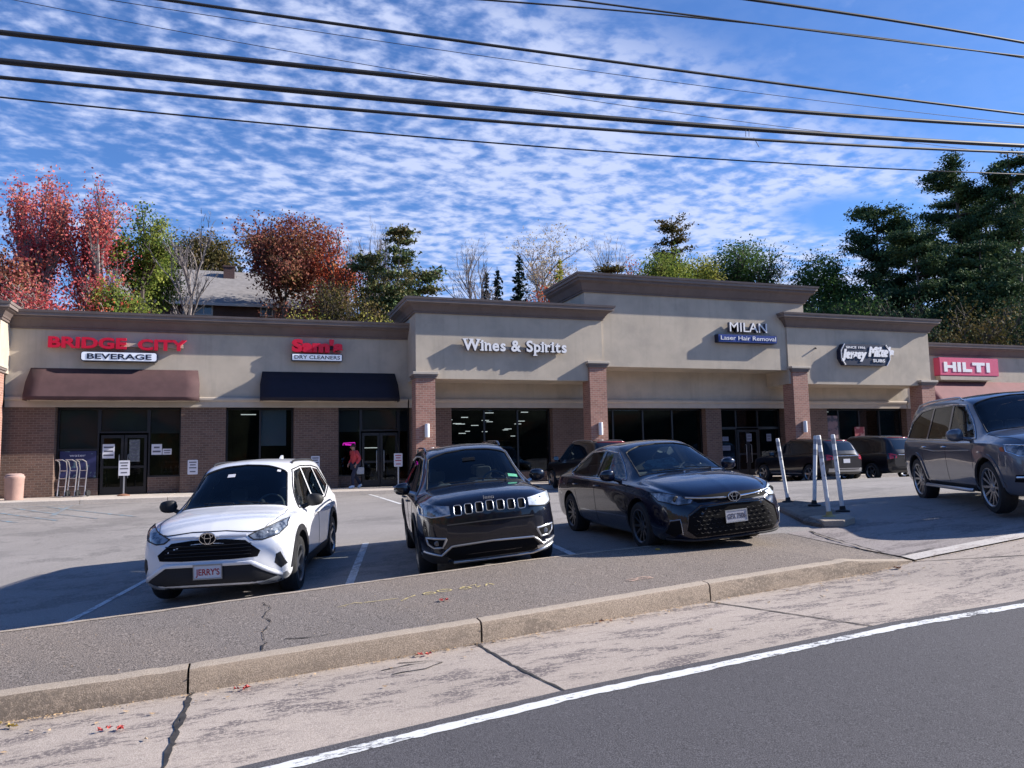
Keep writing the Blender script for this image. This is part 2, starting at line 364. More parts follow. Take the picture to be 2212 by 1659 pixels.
ribbon(mb, [(7.35, kerb_y(7.35)), (8.3, 6.6), (9.3, 5.9)], .02, gz, .004, 4, .4)
ribbon(mb, [(-3.6, kerb_y(-3.6)), (-3.5, road_y(-3.5))], .03, gz, .006, 5, .4)
ribbon(mb, [(.95, 5.93), (1.15, 6.0), (1.3, 5.98)], .014, gz, .01, 8, .8)
ribbon(mb, [(1.0, 5.8), (1.25, 5.83), (1.42, 5.93), (1.3, 6.04), (1.1, 6.08)], .012, gz, .01, 9, .8)
for a in KJ[3:-1]: ribbon(mb, [(a, kerb_y(a)+.002), (a, kerb_y(a)+.15)], .02, lambda x, y: road_z(x)+.1, 0, 1)
tag(mb.build('pavement_joint', M['seam']), kind='structure')
# asphalt pavement behind the kerb
def wz(x, y): return road_z(x)+kerb_h(x)+.0
def wz2(x, y):
    z = road_z(x)+.17+.03
    return max(lot_z(x, y)+.02, z) if x < 6 else lerp(max(lot_z(6, y)+.02, road_z(6)+.2), lot_z(x, y)+.006, min(1, (x-6)/1.9))
def walk_z(x, y):
    t = (y-kerb_y(x)-.155)/(walk_y(x)-kerb_y(x)-.155); return lerp(wz(x, y), wz2(x, walk_y(x)), t)
XW = frange(-40, 7.4, .3)
wk = strip(XW, lambda x: kerb_y(x)+.156, walk_y, wz, wz2, 4)
k = len(wk.v); rnd = random.Random(5)                                  # worn back edge drops to the lot
for i, x in enumerate(XW):
    y = walk_y(x)
    wk.v += [(x, y+.03+rnd.uniform(0, .03), wz2(x, y)-.03), (x, y+.07, lot_z(x, y)-.05)]
for i in range(len(XW)-1):
    a = i*5+4; wk.f += [(a, a+5, k+2*i+2, k+2*i), (k+2*i, k+2*i+2, k+2*i+3, k+2*i+1)]; wk.m += [0, 0]
tag(wk.build('pavement', M['walk']), kind='structure')
mb = MB(); rnd = random.Random(8)
for i, x in enumerate(frange(-16, 7.0, .1)):                            # pale ragged strip along the back edge
    y = walk_y(x); z = wz2(x, y)+.004
    mb.v += [(x, y-.03-rnd.uniform(0, .05), z), (x, y+.02+rnd.uniform(0, .015), z)]
    if i: mb.f.append((2*i-2, 2*i, 2*i+1, 2*i-1)); mb.m.append(0)
tag(mb.build('pavement_rim', M['kerbtop']), kind='structure')
# marks on the pavement
pz = lambda x, y: walk_z(x, y)+.006
mb = MB(); ribbon(mb, [(.14, 8.3), (.20, 7.9), (.12, 7.6), (.19, 7.3), (.10, 6.9), (.13, 6.55), (.10, 6.32)], .009, pz, .014, 4, .9)
ribbon(mb, [(.28, 6.60), (.42, 6.55), (.62, 6.56)], .014, pz, .004, 5, .9)
ribbon(mb, [(-5.2, 7.9), (-5.0, 7.0), (-5.3, 6.2)], .012, pz, .02, 6, .9)
tag(mb.build('pavement_crack', M['crack']), kind='structure')
mb = MB()
def ring2(cx, cy, a, b, rot=0, n=12):
    return [(cx+a*math.cos(2*math.pi*i/n)*math.cos(rot)-b*math.sin(2*math.pi*i/n)*math.sin(rot), cy+a*math.cos(2*math.pi*i/n)*math.sin(rot)+b*math.sin(2*math.pi*i/n)*math.cos(rot)) for i in range(n+1)]
for pts in ([(.80, 7.62), (.98, 7.74), (1.04, 7.68)], [(1.06, 7.7), (1.4, 7.72)], [(1.40, 7.58), (1.46, 7.66), (1.58, 7.78)],
            ring2(1.73, 7.80, .06, .05), ring2(1.90, 7.86, .07, .055), [(2.16, 7.98), (2.06, 7.86), (2.10, 7.80), (2.18, 7.82), (2.17, 7.9), (2.08, 7.9)],
            [(2.20, 7.96), (2.27, 8.0), (2.25, 7.92), (2.30, 7.9), (2.24, 7.84)], [(2.34, 7.86), (2.40, 8.0), (2.44, 7.88)]):
    ribbon(mb, pts, .02, pz, .004, 7, .5)
tag(mb.build('spray_mark', M['yellow_paint']), kind='structure')
mb = MB()
for pts in (ring2(3.76, 7.32, .07, .035, .1), ring2(3.92, 7.36, .08, .04, .1), [(3.7, 7.26), (4.0, 7.3)]): ribbon(mb, pts, .018, pz, .006, 9, .6)
tag(mb.build('spray_mark', M['pink_paint']), kind='structure')
# driveway apron and its pale lip
XA = frange(7.4, 40, .4)
def ap0(x, y): return road_z(x)+.02
def ap1(x, y): return lot_z(x, y)+.004
tag(strip(XA, lambda x: kerb_y(x)+.02, lambda x: kerb_y(x)+.22, lambda x, y: road_z(x)+.012, lambda x, y: road_z(x)+.03).build('driveway_lip', M['lip']), kind='structure')
apy = lambda x: max(kerb_y(x)+2.3, 9.45+.02*(x-7.4))
tag(strip(XA, lambda x: kerb_y(x)+.22, apy, lambda x, y: road_z(x)+.03, lambda x, y: lot_z(x, y)+.003, 5).build('driveway', M['apron']), kind='structure')
mb = MB()
az = lambda x, y: lerp(road_z(x)+.03, lot_z(x, apy(x)), min(1, max(0, (y-kerb_y(x)-.22)/(apy(x)-kerb_y(x)-.22))))+.01
ribbon(mb, [(7.32, 7.42), (7.45, 8.1), (7.6, 8.9), (7.75, 9.4)], .026, az, .012, 5, .7)
ribbon(mb, [(7.42, 7.40), (8.0, 7.46)], .02, lambda x, y: road_z(x)+.045, .01, 6, .7)
tag(mb.build('driveway_crack', M['crack']), kind='structure')
# car park
def sheet(x0, x1, y0, y1, nx, ny, zf, name, mt, keep=None):
    mb = MB()
    for i in range(nx+1):
        for j in range(ny+1):
            x = lerp(x0, x1, i/nx); y = lerp(y0(x) if callable(y0) else y0, y1, j/ny); mb.v.append((x, y, zf(x, y)))
    for i in range(nx):
        for j in range(ny):
            k = i*(ny+1)+j; mb.f.append((k, k+ny+1, k+ny+2, k+1)); mb.m.append(0)
    o = mb.build(name, mt, smooth=60); tag(o, kind='structure'); return o
sheet(-40, 60, lambda x: (walk_y(x)-.2 if x < 7.4 else apy(min(x, 40))-.02), 27.2, 120, 40, lambda x, y: lot_z(x, y), 'parking_lot', M['lot'])
# bay markings
lz = lambda x, y: lot_z(x, y)+.006
mb = MB()
for pts, w in (([(1.96, 14.0), (1.08, 9.6)], .11), ([(4.62, 14.0), (4.25, 9.6)], .10), ([(-1.15, 14.0), (-2.25, 9.6)], .09), ([(-4.2, 14.0), (-5.5, 9.6)], .09),
               ([(3.9, 27.0), (4.0, 21.6)], .11), ([(9.6, 27), (9.65, 21.8)], .11), ([(14.6, 27), (14.6, 21.8)], .11), ([(19.3, 27), (19.3, 21.8)], .11), ([(22.2, 27), (22.2, 21.8)], .11)):
    ribbon(mb, pts, w, lz, .002, 3, .05)
tag(mb.build('bay_line', M['paint_line']), kind='structure')
mb = MB()
for i in range(7): ribbon(mb, [(-11+i*.9, 26.0), (-8.2+i*.9, 22.4)], .09, lz, .004, i, .3)
ribbon(mb, [(-5.05, 26.6), (-5.0, 23.6)], .12, lz, .005, 3, .3); ribbon(mb, [(-11.6, 26.6), (-4.6, 26.6)], .09, lz, .004, 9, .3)
tag(mb.build('hatched_bay', M['blue_paint']), kind='structure')
# shopfront pavement with its own kerb
mb = MB()
for a, b in zip(frange(-40, 60, 2.5)[:-1], frange(-40, 60, 2.5)[1:]):
    mb.add([(a+.008, 27.15, .3), (b-.008, 27.15, .3), (b-.008, 27.15, .545), (a+.008, 27.15, .545), (a+.008, 27.19, .57), (b-.008, 27.19, .57), (b-.008, 33, .575), (a+.008, 33, .575)],
           [(0, 1, 2, 3), (3, 2, 5, 4), (4, 5, 6, 7), (0, 3, 4, 7), (1, 6, 5, 2)])
tag(mb.build('shopfront_pavement', M['concrete']), kind='structure')
# ground that carries everything, rising to the wooded hill
def hill_z(x, y):
    base = road_z(x)-.6-.9*sstep(10, 30, x) if y < 24 else .2
    h = lerp(base, 8.2, sstep(36, 50, y)); h = lerp(h, 11.5, sstep(50, 75, y)); h = lerp(h, 18, sstep(75, 260, y))
    if x > 30: h = lerp(h, h*.55, sstep(30, 60, x)*sstep(30, 45, y))
    if y < -25: h += 16*sstep(-25, -70, y)*1.0 if False else 0
    return h+.4*math.sin(x*.13+y*.07)*sstep(36, 50, y)
gx = sorted(set(frange(-70, 90, 4)+frange(-900, -70, 60)+frange(90, 1000, 60)))
gy = sorted(set(frange(-40, 90, 3)+frange(-900, -40, 60)+frange(90, 1100, 60)))
mb = MB()
for x in gx:
    for y in gy: mb.v.append((x, y, hill_z(x, y)))
for i in range(len(gx)-1):
    for j in range(len(gy)-1):
        k = i*len(gy)+j; mb.f.append((k, k+len(gy), k+len(gy)+1, k+1)); mb.m.append(0)
tag(mb.build('ground', M['soil'], smooth=80), kind='structure')
# unseen ridge added behind the camera for darker reflections in glass and paint
mb = MB(); rnd = random.Random(2); N = 90
for j in range(4):
    for i in range(N):
        a = rad(150+240*i/(N-1)); R_ = 75+j*10
        mb.v.append((R_*math.cos(a), R_*math.sin(a)-2, [-3, 14, 22, 3][j]*(1 if j in (0,) else rnd.uniform(.8, 1.15))*(.55 if math.cos(a) > .3 else 1)))
for j in range(3):
    for i in range(N-1): mb.f.append((j*N+i, j*N+i+1, (j+1)*N+i+1, (j+1)*N+i)); mb.m.append(0)
M['ridge'] = mat('ridge', (.05, .055, .025), .95, var=.6, vscale=.25, col2=(.14, .06, .02), c2=(.5, .6), c2scale=.15, bump=1, bscale=1)
tag(mb.build('reflection_ridge', M['ridge'], smooth=50), kind='structure')
# ================================================================ the shopping strip
YF = 28.4; YW = 30.0
bld = thing('shopping_building', 'long single storey brick and tan stucco shop strip with stepped parapets behind the parked cars', 'building', (12, 30, .57))
def bp(mb, name, mt, **k): return mb.build(name, mt, bld, world=True, **k)
def sweep(mb, path, prof, mi=0, closed=False):
    """sweep profile [(out, z)] along a plan path with mitred corners; out is to the right of travel"""
    n = len(path); k = len(mb.v); L = len(prof)
    for i, p in enumerate(path):
        p = Vector(p); a = Vector(path[i-1]) if i else None; b = Vector(path[i+1]) if i < n-1 else None
        d1 = (p-a).normalized() if a is not None else None; d2 = (b-p).normalized() if b is not None else None
        if d1 is None: d1 = d2
        if d2 is None: d2 = d1
        n1 = Vector((d1.y, -d1.x)); n2 = Vector((d2.y, -d2.x)); bis = (n1+n2).normalized(); sc = 1/max(.3, bis.dot(n1))
        for o, z in prof: q = p+bis*o*sc; mb.v.append((q.x, q.y, z))
    for i in range(n-1):
        for j in range(L-1):
            a = k+i*L+j; mb.f.append((a, a+L, a+L+1, a+1)); mb.m.append(mi if not hasattr(mi, '__len__') else mi[j])
    mb.f.append(tuple(k+j for j in range(L))); mb.m.append(0); mb.f.append(tuple(k+(n-1)*L+j for j in range(L-1, -1, -1))); mb.m.append(0)
def cornice(path, top, s=1.0, h=.55):
    s *= 1.1
    pr = [(-.02, top-h), (.06*s, top-h), (.06*s, top-h+.07), (.09*s, top-h+.08), (.11*s, top-h+.14), (.20*s, top-h*.52), (.29*s, top-h*.43), (.31*s, top-h*.40), (.31*s, top-.20), (.37*s, top-.19), (.37*s, top-.09), (.40*s, top-.08), (.42*s, top), (.0, top+.02), (-.3, top+.02)]
    mb = MB(); sweep(mb, path, pr, [0]*8+[1, 1, 0, 1, 1, 0]); return bp(mb, 'cornice', [M['trim'], M['trim_lip']])
# upper walls: main low wall, three taller fronts
mb = MB(); mb.box(-7.88, 5.87, YW, YW+.35, 3.95, 6.6); bp(mb, 'wall', M['stucco'])
cornice([(-7.9, YW), (5.86, YW)], 6.93, 1, .60)
mb = MB(); mb.box(5.86, 13.60, YF, 31.8, 4.63, 7.5); bp(mb, 'wall', M['stucco'])
mb = MB(); mb.box(12.9, 23.78, YF+.07, 31.8, 5.24, 8.8); bp(mb, 'wall', M['stucco'])
mb = MB(); mb.box(22.75, 30.95, YF, 31.7, 4.63, 7.6); bp(mb, 'wall', M['stucco'])
cornice([(5.86, 31.8), (5.86, YF), (13.60, YF), (13.60, 31.8)], 7.68, 1, .55)
cornice([(12.9, 31.8), (12.9, YF+.07), (23.78, YF+.07), (23.78, 31.8)], 9.02, 1.15, .72)
cornice([(22.75, 31.7), (22.75, YF), (30.95, YF), (30.95, 31.7)], 7.79, 1, .60)
mb = MB(); mb.box(30.95, 60, YW, YW+.35, 3.95, 6.6); bp(mb, 'wall', M['stucco'])
cornice([(30.95, YW), (60, YW)], 6.95, 1, .60)
# wall in the shade under the tall fronts
mb = MB(); mb.box(5.87, 30.95, YW, YW+.35, 3.98, 5.6); bp(mb, 'wall', M['stucco'])
# continuous moulded band over the shopfronts
for x0, x1 in ((-7.86, 5.84), (5.90, 30.93), (31.0, 60)):
    mb = MB(); y = YW if x0 in (-7.86, 31.0) else YW-.01
    sweep(mb, [(x0, y), (x1, y)], [(-.02, 3.63), (.06, 3.63), (.06, 3.84), (.10, 3.86), (.12, 3.90), (.12, 3.96), (.08, 4.0), (-.02, 4.0)]); bp(mb, 'moulding', M['band'])
mb = MB(); mb.box(-7.8, 60, YW+.36, 45, 5.4, 5.6); mb.box(-7.8, 60, 44.8, 45, 0.5, 5.4); mb.box(6, 30.9, 31.85, 45, 5.6, 5.7); bp(mb, 'roof', M['roof'])  # unseen roof slab and back wall, added to block the sun
# left-hand block that steps forward
mb = MB(); mb.box(-20, -7.80, 28.9, 31.8, 4.75, 6.8); bp(mb, 'wall', M['stucco'])
cornice([(-20, 28.9), (-7.80, 28.9), (-7.80, 31.8)], 7.0, .8, .55)
def column(x0, x1, y0, y1, zt, capx=.12, caph=.22):
    mb = MB(); mb.box(x0, x1, y0, y1, .55, zt); c = bp(mb, 'column', M['brick'])
    m2 = MB(); P_ = [(x0, y0), (x1, y0), (x1, y1), (x0, y1)]
    for o, a, b, mi in ((.05, zt, zt+.08, 1), (.09, zt+.08, zt+.15, 1), (capx, zt+.15, zt+caph+.03, 0)): m2.box(x0-o, x1+o, y0-o, min(y1, YW-.05), a, b, mi)
    cp = m2.build('capital', [M['cap'], M['capdark']], c, bevel=.012); return c
column(5.82, 6.57, 28.28, 29.0, 4.62)
column(12.95, 13.70, 28.28, 29.0, 5.17)
column(22.86, 23.66, 28.28, 29.0, 5.15)
column(30.22, 31.03, 28.28, 29.0, 4.62)
column(-8.75, -7.82, 28.75, 29.6, 4.72)
# shopfront brick piers (glass sits behind their face)
def pier(x0, x1, low=False, z1=3.63, y0=YW+.02, y1=YW+.75):
    mb = MB(); mb.box(x0, x1, y0, y1, .56, z1); return bp(mb, 'pier', M['brick_shade' if low else 'brick_shade'])
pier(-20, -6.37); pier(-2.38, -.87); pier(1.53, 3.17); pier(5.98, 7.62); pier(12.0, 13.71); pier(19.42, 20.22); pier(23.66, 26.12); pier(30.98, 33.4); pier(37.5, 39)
# dark rooms behind the glass
mb = MB(); mb.box(-20, 60, 37.2, 37.4, .5, 5.4); 
for x in (-20, -.95, 6.2, 13.1, 19.8, 25.0, 31.9, 59.8): mb.box(x, x+.15, YW+.8, 37.2, .5, 5.4)
bp(mb, 'back_wall', M['interior'])
mb = MB(); mb.box(-20, 60, YW+.36, 37.2, 4.05, 4.12); bp(mb, 'ceiling', M['interior'])
mb = MB(); mb.box(-20, 60, YW+.1, 37.2, .5, .58); bp(mb, 'floor', M['interior_floor'])
GY = YW+.42
def window(x0, x1, z0, z1, mull=(), rails=(), extra=None, y=GY, base=True):
    f = MB(); w = .055
    f.box(x0, x0+w, y-.06, y+.06, z0, z1); f.box(x1-w, x1, y-.06, y+.06, z0, z1); f.box(x0+w, x1-w, y-.06, y+.06, z1-w, z1); f.box(x0+w, x1-w, y-.06, y+.06, z0, z0+w)
    for m_ in mull: f.box(m_-.035, m_+.035, y-.055, y+.055, z0+w, z1-w)
    for a, b, z in rails: f.box(a+.036, b-.036, y-.05, y+.05, z-.035, z+.035)
    F = bp(f, 'window', M['frame']); p = MB(); p.box(x0+w, x1-w, y+.0, y+.012, z0+w, z1-w)
    q = p.build('pane', M['glass'], F); q.matrix_parent_inverse = Matrix.Identity(4)
    if base and .7 < z0 < 2: mb = MB(); mb.box(x0, x1, YW+.30, YW+.6, .56, z0); bp(mb, 'sill_wall', M['brick_shade']); 
    return F
def door(x0, x1, z1=2.72, y=GY-.02, n=2, hs=()):
    for i in range(n):
        a = lerp(x0, x1, i/n)+.012; b = lerp(x0, x1, (i+1)/n)-.012; f = MB()
        f.box(a, a+.09, y-.05, y-.005, .59, z1-.05); f.box(b-.09, b, y-.05, y-.005, .59, z1-.05); f.box(a+.09, b-.09, y-.05, y-.005, z1-.16, z1-.05); f.box(a+.09, b-.09, y-.05, y-.005, .59, .84); f.box(a+.09, b-.09, y-.045, y-.01, 1.5, 1.58)
        D = bp(f, 'door', M['frame']); p = MB(); p.box(a+.09, b-.09, y-.03, y-.02, .84, z1-.16); p.build('pane', M['glass'], D)
        hx = b-.13 if i == 0 and n > 1 else a+.13
        h = MB(); h.tube([(hx, y-.055, 1.15), (hx, y-.11, 1.18), (hx, y-.11, 1.95), (hx, y-.055, 1.98)], .014, 6); h.build('handle', M['metal'], D, smooth=40)
# beverage shop
window(-6.35, -5.05, 1.16, 3.62, rails=[(-6.35, -5.05, 2.17)]); window(-5.05, -3.47, 2.74, 3.62); door(-5.0, -3.50); window(-3.47, -2.39, 1.16, 3.62)
# dry cleaner
window(-.86, 1.52, .80, 3.62, mull=[.33]); window(3.18, 4.07, 1.0, 3.62); window(4.07, 5.54, 2.74, 3.62); door(4.10, 5.52); window(5.54, 5.97, .8, 3.62)
# wine shop and its neighbours
window(7.63, 11.99, 1.0, 3.62, mull=[9.1, 10.55]); window(13.72, 19.41, .9, 3.62, mull=[14.95, 16.41, 17.88]); window(20.23, 23.64, 2.74, 3.62, mull=[21.23, 22.42]); door(21.25, 22.40, n=2); window(20.23, 21.23, .8, 2.74); window(22.42, 23.64, .8, 2.74)
window(26.13, 30.97, 1.0, 3.62, mull=[27.07, 28.33, 29.58]); window(33.4, 37.4, .8, 3.62, mull=[34.7, 36.1])
# lights and fittings seen inside
def ceil_light(x, y, z, w=.55, d=.10):
    mb = MB(); mb.box(x-w/2, x+w/2, y-d/2, y+d/2, z-.03, z); return bp(mb, 'ceiling_light', M['lit'])
rnd = random.Random(11)
for (c, r) in [(-.08, 3), (1.5, 2)]: pass
for x, y, z in [(8.6, 31.6, 3.35), (11.2, 31.3, 3.55), (8.9, 34, 3.2), (10.6, 34.5, 3.3), (11.3, 32.5, 3.1), (12.0, 34, 3.3), (9.6, 32, 2.75), (8.7, 32.4, 2.7), (11.0, 33, 2.9), (10.3, 36, 3.2), (9.8, 35.5, 2.9), (11.7, 35.5, 2.95), (9.2, 36.5, 3.5), (10.9, 36.2, 3.45), (8.2, 33.5, 2.95), (11.5, 33.8, 2.6), (10.0, 32.6, 3.6), (8.3, 31.2, 3.05)]: ceil_light(x, y, z, .2+rnd.random()*.2, .05)
for x, y, z in [(-.15, 32.5, 3.75), (-.1, 34, 3.62), (-.3, 31.6, 3.85), (4.9, 33.5, 2.15), (21.2, 31.6, 3.9), (29.8, 32, 3.85), (28.9, 33.5, 3.7)]: ceil_light(x, y, z, .6, .09)
M['shelf'] = mat('shelf', (.12, .09, .08), .7, col2=(.40, .28, .20), c2=(.5, .6), c2scale=5)
mb = MB()
for x0, x1, y, z1 in ((7.9, 9.3, 32.5, 1.9), (9.8, 11.8, 33.5, 2.1), (7.8, 12.6, 36.8, 2.6), (14, 15.5, 33, 1.9), (27.4, 28.2, 33, 2.5), (29, 30.6, 34, 2.2), (-6, -5.2, 33, 2.1), (-3.2, -1.4, 32, 1.7), (4.3, 5.4, 33.5, 1.5), (.4, 1.4, 32, 1.6)):
    for z in np.arange(.9, z1, .38): mb.box(x0, x1, y, y+.35, z, z+.05); 
    mb.box(x0, x0+.05, y, y+.35, .58, z1); mb.box(x1-.05, x1, y, y+.35, .58, z1)
    r = random.Random(int(x0*10))
    for z in np.arange(.95, z1-.2, .38):
        xx = x0+.1
        while xx < x1-.15: w = r.uniform(.05, .1); mb.box(xx, xx+w, y+.05, y+.2, z, z+r.uniform(.16, .28)); xx += w+r.uniform(.02, .12)
bp(mb, 'shelving', M['shelf'])
mb = MB(); mb.box(.36, 1.27, GY+.06, GY+.08, 2.22, 3.56); bp(mb, 'blind', mat('blind', (.55, .62, .66), .8))
M['board_grey'] = mat('grey_board', (.16, .175, .18), .7)
mb = MB(); [mb.box(a, b, GY+.05, GY+.06, c_, 3.56) for a, b, c_ in ((-6.28, -5.12, 2.22), (-4.99, -3.53, 2.8), (-3.41, -2.46, 2.72), (3.25, 4.0, 2.72), (4.13, 5.48, 2.8), (5.6, 5.91, 2.72))]; bp(mb, 'transom_board', M['board_grey'])  # plain grey boards behind the upper panes
# awnings
def awning(x0, x1, zt, zb, out, mt, inset=.08):
    mb = MB(); y0 = YW-.13; y1 = YW-out; n = int((x1-x0)/.45)
    for i in range(n+1):
        x = lerp(x0, x1, i/n); s = .015*math.sin(i*1.9)
        mb.v += [(lerp(x0+inset, x1-inset, i/n), YW-.01, zt), (x, lerp(YW-.01, y1, .5), lerp(zt, zb, .5)-.008+s*.5), (x, y1, zb+.0), (x, y1+.02, zb-.13+s*.6)]
    for i in range(n):
        for j in range(3): mb.f.append((i*4+j, i*4+4+j, i*4+5+j, i*4+1+j)); mb.m.append(0)
    k = len(mb.v)
    for x, xi in ((x0, x0+inset), (x1, x1-inset)):
        k = len(mb.v); mb.v += [(xi, YW-.01, zt), (x, y1, zb), (x, y1+.02, zb-.13), (x, YW-.01, zb-.13)]; mb.f.append((k, k+1, k+2, k+3)); mb.m.append(0)
    a = bp(mb, 'awning', mt, smooth=25)
    so_ = a.modifiers.new('cloth', 'SOLIDIFY'); so_.thickness = .012
    fr = MB()
    for i in range(6):
        x = lerp(x0+.1, x1-.1, i/5); fr.tube([(x, YW-.02, zt-.06), (x, y1+.05, zb-.03), (x, y1+.05, zb-.1), (x, YW-.02, zb-.1)], .014, 6)
    fr.build('frame', M['darkmetal'], a)
awning(-7.22, -1.76, 4.97, 3.96, .6, M['awning_brown']); awning(.30, 5.42, 4.97, 3.97, .65, M['awning_black']); awning(32.1, 46, 5.02, 4.0, .85, M['awning_red'])
# wall lamps on the columns
def wall_lamp(x, z, y, label):
    t = thing('wall_lamp', label, 'wall lamp', (x, y, z), group='slim white lamps on the brick columns')
    mb = MB(); mb.box(-.05, .05, -.05, 0, -.2, .2); mb.build('bracket', M['darkmetal'], t)
    mb = MB(); mb.lathe([(0, -.26), (.085, -.25), (.09, -.2), (.09, .2), (.085, .25), (0, .26)], (0, -.09, 0), n=16); mb.build('lamp_shade', M['white'], t, smooth=40)
wall_lamp(6.22, 2.66, 28.28, 'slim white lamp on the brick column left of the wine shop window')
wall_lamp(13.33, 2.68, 28.28, 'slim white lamp on the brick column right of the wine shop window')
wall_lamp(23.30, 2.70, 28.28, 'slim white lamp on the brick column beside the sandwich shop')
# ================================================================ lettering
def text_mb(txt, x0, x1, z0, h, y, depth, mt, name='letters', parent=None, bold=.0, shear=0, center=True, fit=True, space=1.0):
    cu = bpy.data.curves.new(name, 'FONT'); cu.body = txt; cu.extrude = .5; cu.offset = bold; cu.shear = shear; cu.resolution_u = 3; cu.space_character = space
    o = bpy.data.objects.new(name, cu); COL.objects.link(o); dg = bpy.context.evaluated_depsgraph_get(); dg.update()
    me = bpy.data.meshes.new_from_object(o.evaluated_get(dg)); bpy.data.objects.remove(o)
    v = np.zeros(len(me.vertices)*3); me.vertices.foreach_get('co', v); v = v.reshape(-1, 3)
    lo, hi = v.min(0), v.max(0); sz = h/(.73) if not fit else None
    sx = (x1-x0)/(hi[0]-lo[0]); szz = h/.70
    X = x0+(v[:, 0]-lo[0])*sx; Z = z0+v[:, 1]*szz; Yy = y-depth*(v[:, 2]+.5)
    me.vertices.foreach_set('co', np.stack([X, Yy, Z], 1).ravel())
    me.materials.clear(); me.materials.append(mt); me.name = name
    bm = bmesh.new(); bm.from_mesh(me); bmesh.ops.recalc_face_normals(bm, faces=bm.faces); bm.to_mesh(me); bm.free()
    r = bpy.data.objects.new(name, me); COL.objects.link(r)
    if parent: r.parent = parent; r.matrix_parent_inverse = Matrix.Translation(-parent.location)
    return r
def rrect(x0, x1, z0, z1, r, n=4):
    out = []
    for cx, cz, a0 in ((x1-r, z1-r, 0), (x0+r, z1-r, 90), (x0+r, z0+r, 180), (x1-r, z0+r, 270)):
        for i in range(n+1): a = rad(a0+90*i/n); out.append((cx+r*math.cos(a), cz+r*math.sin(a)))
    return out
def cabinet(x0, x1, z0, z1, y, d, face, side, parent, r=.06, name='cabinet'):
    mb = MB(); P_ = rrect(x0, x1, z0, z1, r); fn = lambda a, b, c: (a, c, b)
    mb.prism(P_, fn, y, y-d, 0); o = mb.build(name, side, parent, world=True)
    m2 = MB(); m2.prism(rrect(x0+.025, x1-.025, z0+.025, z1-.025, max(.01, r-.02)), fn, y-d-.002, y-d-.012); m2.build('face', face, o); return o
s = thing('shop_sign', 'raised red letters over a white panel on the beverage shop wall', 'sign', (-4.4, YW, 5.2))
text_mb('BRIDGE', -6.60, -4.18, 5.68, .36, YW-.16, .13, M['red'], parent=s, bold=.035); text_mb('CITY', -3.82, -2.22, 5.66, .36, YW-.16, .13, M['red'], parent=s, bold=.035)
mb = MB(); mb.box(-6.5, -2.35, YW-.15, YW-.001, 5.76, 5.90); mb.build('raceway', M['stucco'], s, world=True)
c = cabinet(-5.60, -3.18, 5.22, 5.56, YW, .27, M['white_sign'], M['navy'], s, .09)
text_mb('BEVERAGE', -5.40, -3.36, 5.30, .185, YW-.284, .01, M['navy'], parent=s, bold=.02)
s = thing('shop_sign', 'raised red name over a small white panel above the black awning', 'sign', (2.35, YW, 5.4))
text_mb("Sam's", 1.42, 3.30, 5.75, .42, YW-.14, .14, M['red'], parent=s, bold=.06)
mb = MB(); mb.box(1.5, 3.2, YW-.13, YW-.001, 5.86, 5.98); mb.build('raceway', M['navy'], s, world=True)
cabinet(1.42, 3.29, 5.38, 5.66, YW, .24, M['white_sign'], M['navy'], s, .03)
text_mb('DRY CLEANERS', 1.52, 3.20, 5.455, .135, YW-.254, .01, M['navy'], parent=s, bold=.012)
s = thing('shop_sign', 'white raised letters reading Wines & Spirits on the tall stucco front', 'sign', (9.8, YF, 5.7))
M['letter_side'] = mat('letter_side', (.08, .09, .14), .5)
